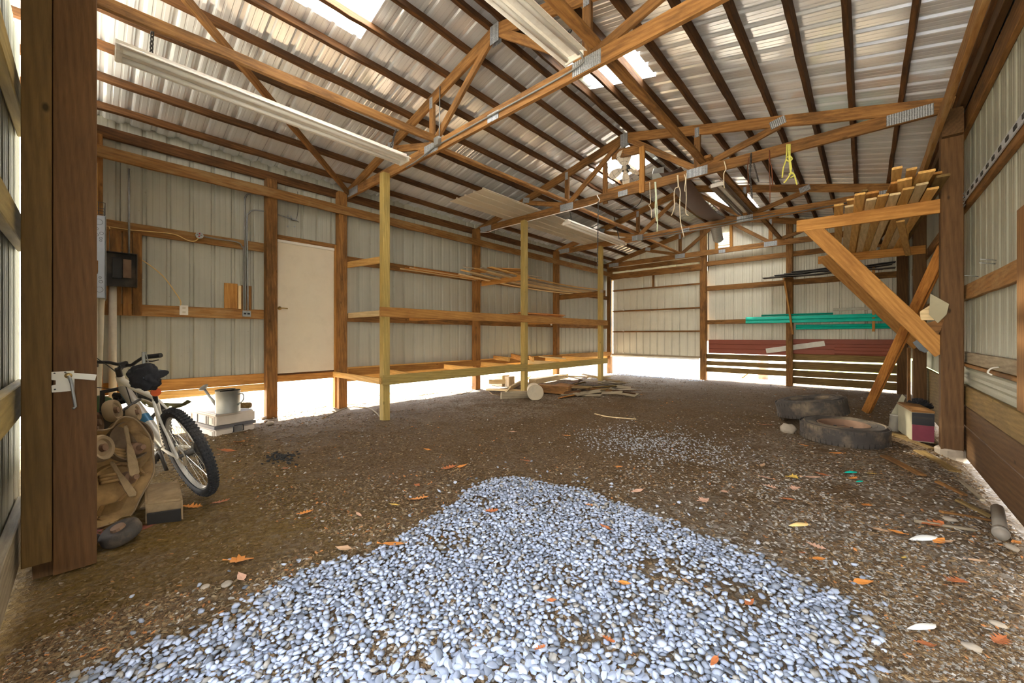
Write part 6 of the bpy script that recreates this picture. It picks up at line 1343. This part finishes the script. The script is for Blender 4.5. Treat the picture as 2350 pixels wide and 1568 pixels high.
# finer pale gravel patch past the heap, and a scatter of dull stones
it = []
for i in range(2600):
    if i < 1500: x, y = rs.normal(-1.72, .45), rs.normal(4.25, .38)
    elif i < 2000: x, y = rs.normal(-.45, .5), rs.normal(3.3, .8)
    else: x, y = rs.uniform(-.6, .7), rs.uniform(1.5, 4.5)
    if x > .72 or (i >= 2000 and rs.rand() < .3): continue
    b_ = rs.uniform(.28, .48); c = (b_ * .95, b_ * .95, b_ * .98) if i < 1500 else (b_ * .80, b_ * .72, b_ * .62)
    it.append((rs.randint(16), (x, y, gz(x, y) + fine(x, y) + .003), rs.uniform(.006, .016), (rs.uniform(-.4, .4), rs.uniform(-.4, .4), rs.uniform(0, 6.28)), c))
for i in range(1600):
    x, y = rs.uniform(-6.4, -3.4), rs.uniform(11.6, 12.9); b_ = rs.uniform(.35, .6); it.append((rs.randint(16), (x, y, gz(x, y) + .005), rs.uniform(.012, .028), (0, 0, rs.uniform(0, 6)), (b_ * .92, b_ * .95, b_)))
g = merged('small_gravel', varB, it, 'stone_tint'); tag(g, 'thin scatter of dull grey gravel beyond the pale spread', 'gravel', kind='stuff')
# sawdust patch is part of the dirt; leaves
def leaf_mesh(kind, seed):
    rn = random.Random(seed); vs = []; L_ = 1.0
    if kind == 'oak': prof = [(-1, .02), (-.72, .10), (-.6, .42), (-.45, .16), (-.25, .52), (-.08, .18), (.12, .58), (.3, .2), (.5, .42), (.62, .2), (.8, .26), (1.0, 0)]
    elif kind == 'maple': prof = [(-1.1, .015), (-.5, .03), (-.55, .5), (-.2, .45), (-.15, .85), (.1, .5), (.35, .72), (.35, .32), (.7, .25), (1.0, 0)]
    else: prof = [(-1.2, .015), (-.8, .03), (-.55, .28), (-.2, .42), (.2, .38), (.6, .22), (.85, .08), (1.0, 0)]
    n_ = len(prof); cu = rn.uniform(.15, .5); tw = rn.uniform(-.3, .3); zf = lambda x_, y_: cu * y_ * y_ + rn.uniform(.05, .16) * x_ * x_ + tw * x_ * y_ + .03 * rn.uniform(-1, 1)
    for x_, w_ in prof: 
        vs += [(x_, w_ * rn.uniform(.85, 1.1), 0), (x_, 0, 0), (x_, -w_ * rn.uniform(.85, 1.1), 0)]
    vs = [(a, b, zf(a, b)) for a, b, _ in vs]; zm_ = min(v[2] for v in vs); vs = [(a, b, c - zm_ + .02) for a, b, c in vs]; fs = []
    for i in range(n_ - 1): fs += [(3 * i, 3 * i + 1, 3 * i + 4, 3 * i + 3), (3 * i + 1, 3 * i + 2, 3 * i + 5, 3 * i + 4)]
    me = bpy.data.meshes.new('leaf'); me.from_pydata(vs, [], fs); me.materials.append(MAT['leaf']); me.update(); return me
LM = {k: [leaf_mesh(k, i + 7 * j) for i in range(3)] for j, k in enumerate(('oak', 'maple', 'oval'))}
OR_, TN, YL, RD, PK = (.62, .22, .035), (.50, .30, .16), (.66, .42, .07), (.42, .12, .03), (.60, .34, .22)
leaves = [(548, 1290, 34, OR_, 'maple', 'orange'), (554, 1330, 24, PK, 'oval', 'pale tan'), (902, 1256, 36, OR_, 'oval', 'orange'), (700, 1181, 20, OR_, 'oak', 'orange'), (505, 1153, 24, RD, 'oak', 'reddish brown'), (441, 1164, 24, OR_, 'oak', 'orange'), (1127, 1180, 20, RD, 'oak', 'russet'), (958, 1146, 28, OR_, 'oak', 'orange'), (823, 1182, 14, PK, 'oval', 'pale tan'), (903, 1161, 15, YL, 'oval', 'yellow'), (957, 1112, 12, RD, 'maple', 'reddish'), (549, 1016, 22, OR_, 'oak', 'orange'), (522, 1034, 22, RD, 'oval', 'reddish'),
    (1820, 1096, 18, YL, 'maple', 'yellow'), (1866, 1099, 24, PK, 'oval', 'pale pinkish'), (1886, 1091, 16, RD, 'oval', 'reddish'), (1759, 1098, 18, PK, 'oval', 'pale'), (1766, 1117, 18, PK, 'oak', 'pale'), (1823, 1121, 16, PK, 'maple', 'pale pink'), (1804, 1147, 20, RD, 'oak', 'rust'), (1990, 1163, 22, OR_, 'oak', 'orange'), (2018, 1216, 26, TN, 'oval', 'tan'), (2139, 1203, 32, RD, 'oak', 'rust brown'), (2058, 1221, 20, OR_, 'oval', 'orange'), (2155, 1243, 26, OR_, 'oval', 'orange'), (1872, 1255, 22, PK, 'oak', 'pinkish'), (1878, 1282, 22, OR_, 'oval', 'orange'), (1840, 1268, 14, RD, 'oval', 'rusty'), (1979, 1338, 26, OR_, 'oval', 'orange'), (2195, 1340, 40, RD, 'oak', 'rust'), (2075, 1281, 14, YL, 'oval', 'yellow'), (2331, 1217, 18, OR_, 'oval', 'orange'), (2203, 1148, 18, OR_, 'oval', 'orange'), (1999, 1088, 12, YL, 'oak', 'yellow'), (1957, 1100, 12, OR_, 'oak', 'orange'),
    (1352, 1167, 12, OR_, 'oak', 'orange'), (1614, 1145, 20, PK, 'maple', 'pale'), (1662, 1128, 16, PK, 'oval', 'pale'), (1432, 1348, 20, OR_, 'oval', 'orange'), (1462, 1128, 20, PK, 'oval', 'pale orange'), (1720, 1397, 22, RD, 'oval', 'russet'), (1240, 1500, 18, RD, 'oak', 'russet'), (1395, 1480, 20, RD, 'oak', 'brown'), (1390, 1215, 18, RD, 'oval', 'brown'), (2125, 1482, 30, RD, 'oval', 'rusty'), (2295, 1470, 34, RD, 'oak', 'rusty'), (1575, 1345, 18, TN, 'oval', 'tan'), (1640, 1530, 22, RD, 'oval', 'brown'), (1265, 1385, 16, RD, 'oval', 'russet'), (790, 1260, 24, TN, 'oval', 'tan'), (1205, 1057, 18, RD, 'oak', 'dark russet'), (1030, 1072, 22, RD, 'oak', 'russet'), (1060, 1068, 16, OR_, 'oval', 'orange'), (655, 1075, 14, RD, 'oval', 'russet'), (1300, 1000, 12, OR_, 'oak', 'orange'), (1177, 992, 10, PK, 'oval', 'pale'), (1420, 1075, 12, OR_, 'oval', 'orange'), (980, 1035, 12, OR_, 'oval', 'orange'), (1750, 1070, 14, TN, 'oval', 'tan'), (1920, 1040, 16, OR_, 'oval', 'orange'), (1845, 1020, 12, OR_, 'oval', 'orange'), (1755, 975, 14, RD, 'oval', 'russet'), (2240, 1290, 20, TN, 'oval', 'tan'), (2170, 1245, 20, TN, 'oval', 'tan')]
def where(px, py):
    c = ('left' if px < 780 else 'middle' if px < 1500 else 'right'); r_ = 'near' if py > 1300 else 'mid-distance' if py > 1100 else 'far'
    return c, r_
seen = {}
for i, (px, py, s, col, k, nm) in enumerate(leaves):
    p = on(px, py, 2, .008); Zc = -p.x * math.sin(YAW) + p.y * math.cos(YAW); hs_ = s / F * Zc
    nm2 = {'oak': 'lobed oak', 'maple': 'pointed maple', 'oval': 'narrow'}[k]
    gr = heap(p.x, p.y) > .5; spot = ('on the pale gravel' if gr else 'by the mower deck and bike' if px < 600 and py < 1200 else 'on the bare mud at left' if px < 800 else 'in the dirt above the gravel' if px < 1500 else 'on the stony dirt by the tires' if py < 1110 else 'on the stony dirt at right')
    key = (nm, nm2, spot); seen[key] = seen.get(key, 0) + 1
    lab = '%s %s leaf lying %s' % (nm, nm2, spot)
    if seen[key] > 1: lab += ', ' + ['', 'further right', 'furthest right', 'nearest the camera', 'near the edge', 'close to the wall'][min(5, seen[key] - 1)]
    o = bpy.data.objects.new('leaf', LM[k][i % 3]); C.collection.objects.link(o); o.location = (p.x, p.y, gz(p.x, p.y) + fine(p.x, p.y) + (.022 if gr else .010)); o.scale = (hs_ * .85,) * 3
    o.rotation_euler = (rs.uniform(-.2, .2), rs.uniform(-.2, .2), YAW + rs.uniform(-.7, .7) + (3.14 if i % 2 else 0)); o.color = (*col, 1); tag(o, lab, 'leaf', 'fallen autumn leaves')
# odd scraps
def husk(px, py, s, mat, label, cat):
    p = on(px, py, 2, .01); Zc = -p.x * math.sin(YAW) + p.y * math.cos(YAW); k = s / F * Zc; vs = []; n_ = 9
    for i in range(n_):
        t_ = -1 + 2 * i / (n_ - 1); w_ = .16 * math.sqrt(max(0, 1 - t_ * t_)) + .02
        vs += [(t_ * k, w_ * k, .18 * k * (1 - t_ * t_) * .2), (t_ * k, 0, .22 * k * (1 - t_ * t_) + .10 * k * t_ * t_ * t_ + .1 * k), (t_ * k, -w_ * k, .02 * k)]
    fs = [];
    for i in range(n_ - 1): fs += [(3 * i, 3 * i + 1, 3 * i + 4, 3 * i + 3), (3 * i + 1, 3 * i + 2, 3 * i + 5, 3 * i + 4)]
    tag(mesh(cat.replace(' ', '_'), vs, fs, mat, None, Matrix.Translation((p.x, p.y, gz(p.x, p.y) + .006)) @ Matrix.Rotation(YAW + rs.uniform(-.3, .3), 4, 'Z'), True), label, cat)
husk(1832, 1206, 24, 'wire_yellow', 'dry yellow corn husk at the edge of the pale gravel', 'corn husk'); husk(2118, 1238, 34, 'white_scrap', 'curled white shaving on the right side of the floor', 'shaving'); husk(2115, 1440, 36, 'white_scrap', 'split white scrap near the lower right corner', 'scrap')
husk(1952, 1084, 14, 'teal', 'larger bright teal plastic scrap near the tires', 'plastic scrap'); husk(1972, 1106, 10, 'teal', 'smaller teal plastic scrap near the tires', 'plastic scrap')
for i, (px, py, r_) in enumerate(((2180, 1195, .03), (2320, 1238, .035), (2230, 1490, .025), (1992, 1425, .018), (520, 1350, .022), (471, 1354, .018), (2290, 1440, .022), (1085, 885, .05), (620, 975, .06), (608, 960, .05), (612, 967, .04))):
    p = gp(px, py); rock('stone', p + Vector((0, 0, r_ * .35)), r_, 'stone', ['flat grey stone beside the white shaving', 'pale stone beside the pipe piece', 'large pale slab stone at lower right', 'small stone right of the gravel spread', 'white pebble on the mud under the orange leaf', 'tiny pale pebble on the left mud', 'grey stone near the right edge of the floor', 'stone under the rack beside the wood blocks', 'brown clod right of the case', 'rounded clod behind the case', 'small clod touching the case'][i], 'stone', 20 + i, .5, None, 2)
# soot-black burnt spot
mb = MB(); c0 = gp(650, 1052)
for i in range(90): mb.bx(c0 + Vector((rs.normal(0, .10), rs.normal(0, .06), .006)), (rs.uniform(.008, .045), rs.uniform(.006, .02), .010), Matrix.Rotation(rs.uniform(0, 3), 3, 'Z') @ Matrix.Rotation(rs.uniform(-.5, .5), 3, 'X'))
tag(mb.build('charred_bits', 'charcoal'), 'scatter of black charred bits on the dirt left of centre', 'charred bits', kind='stuff')
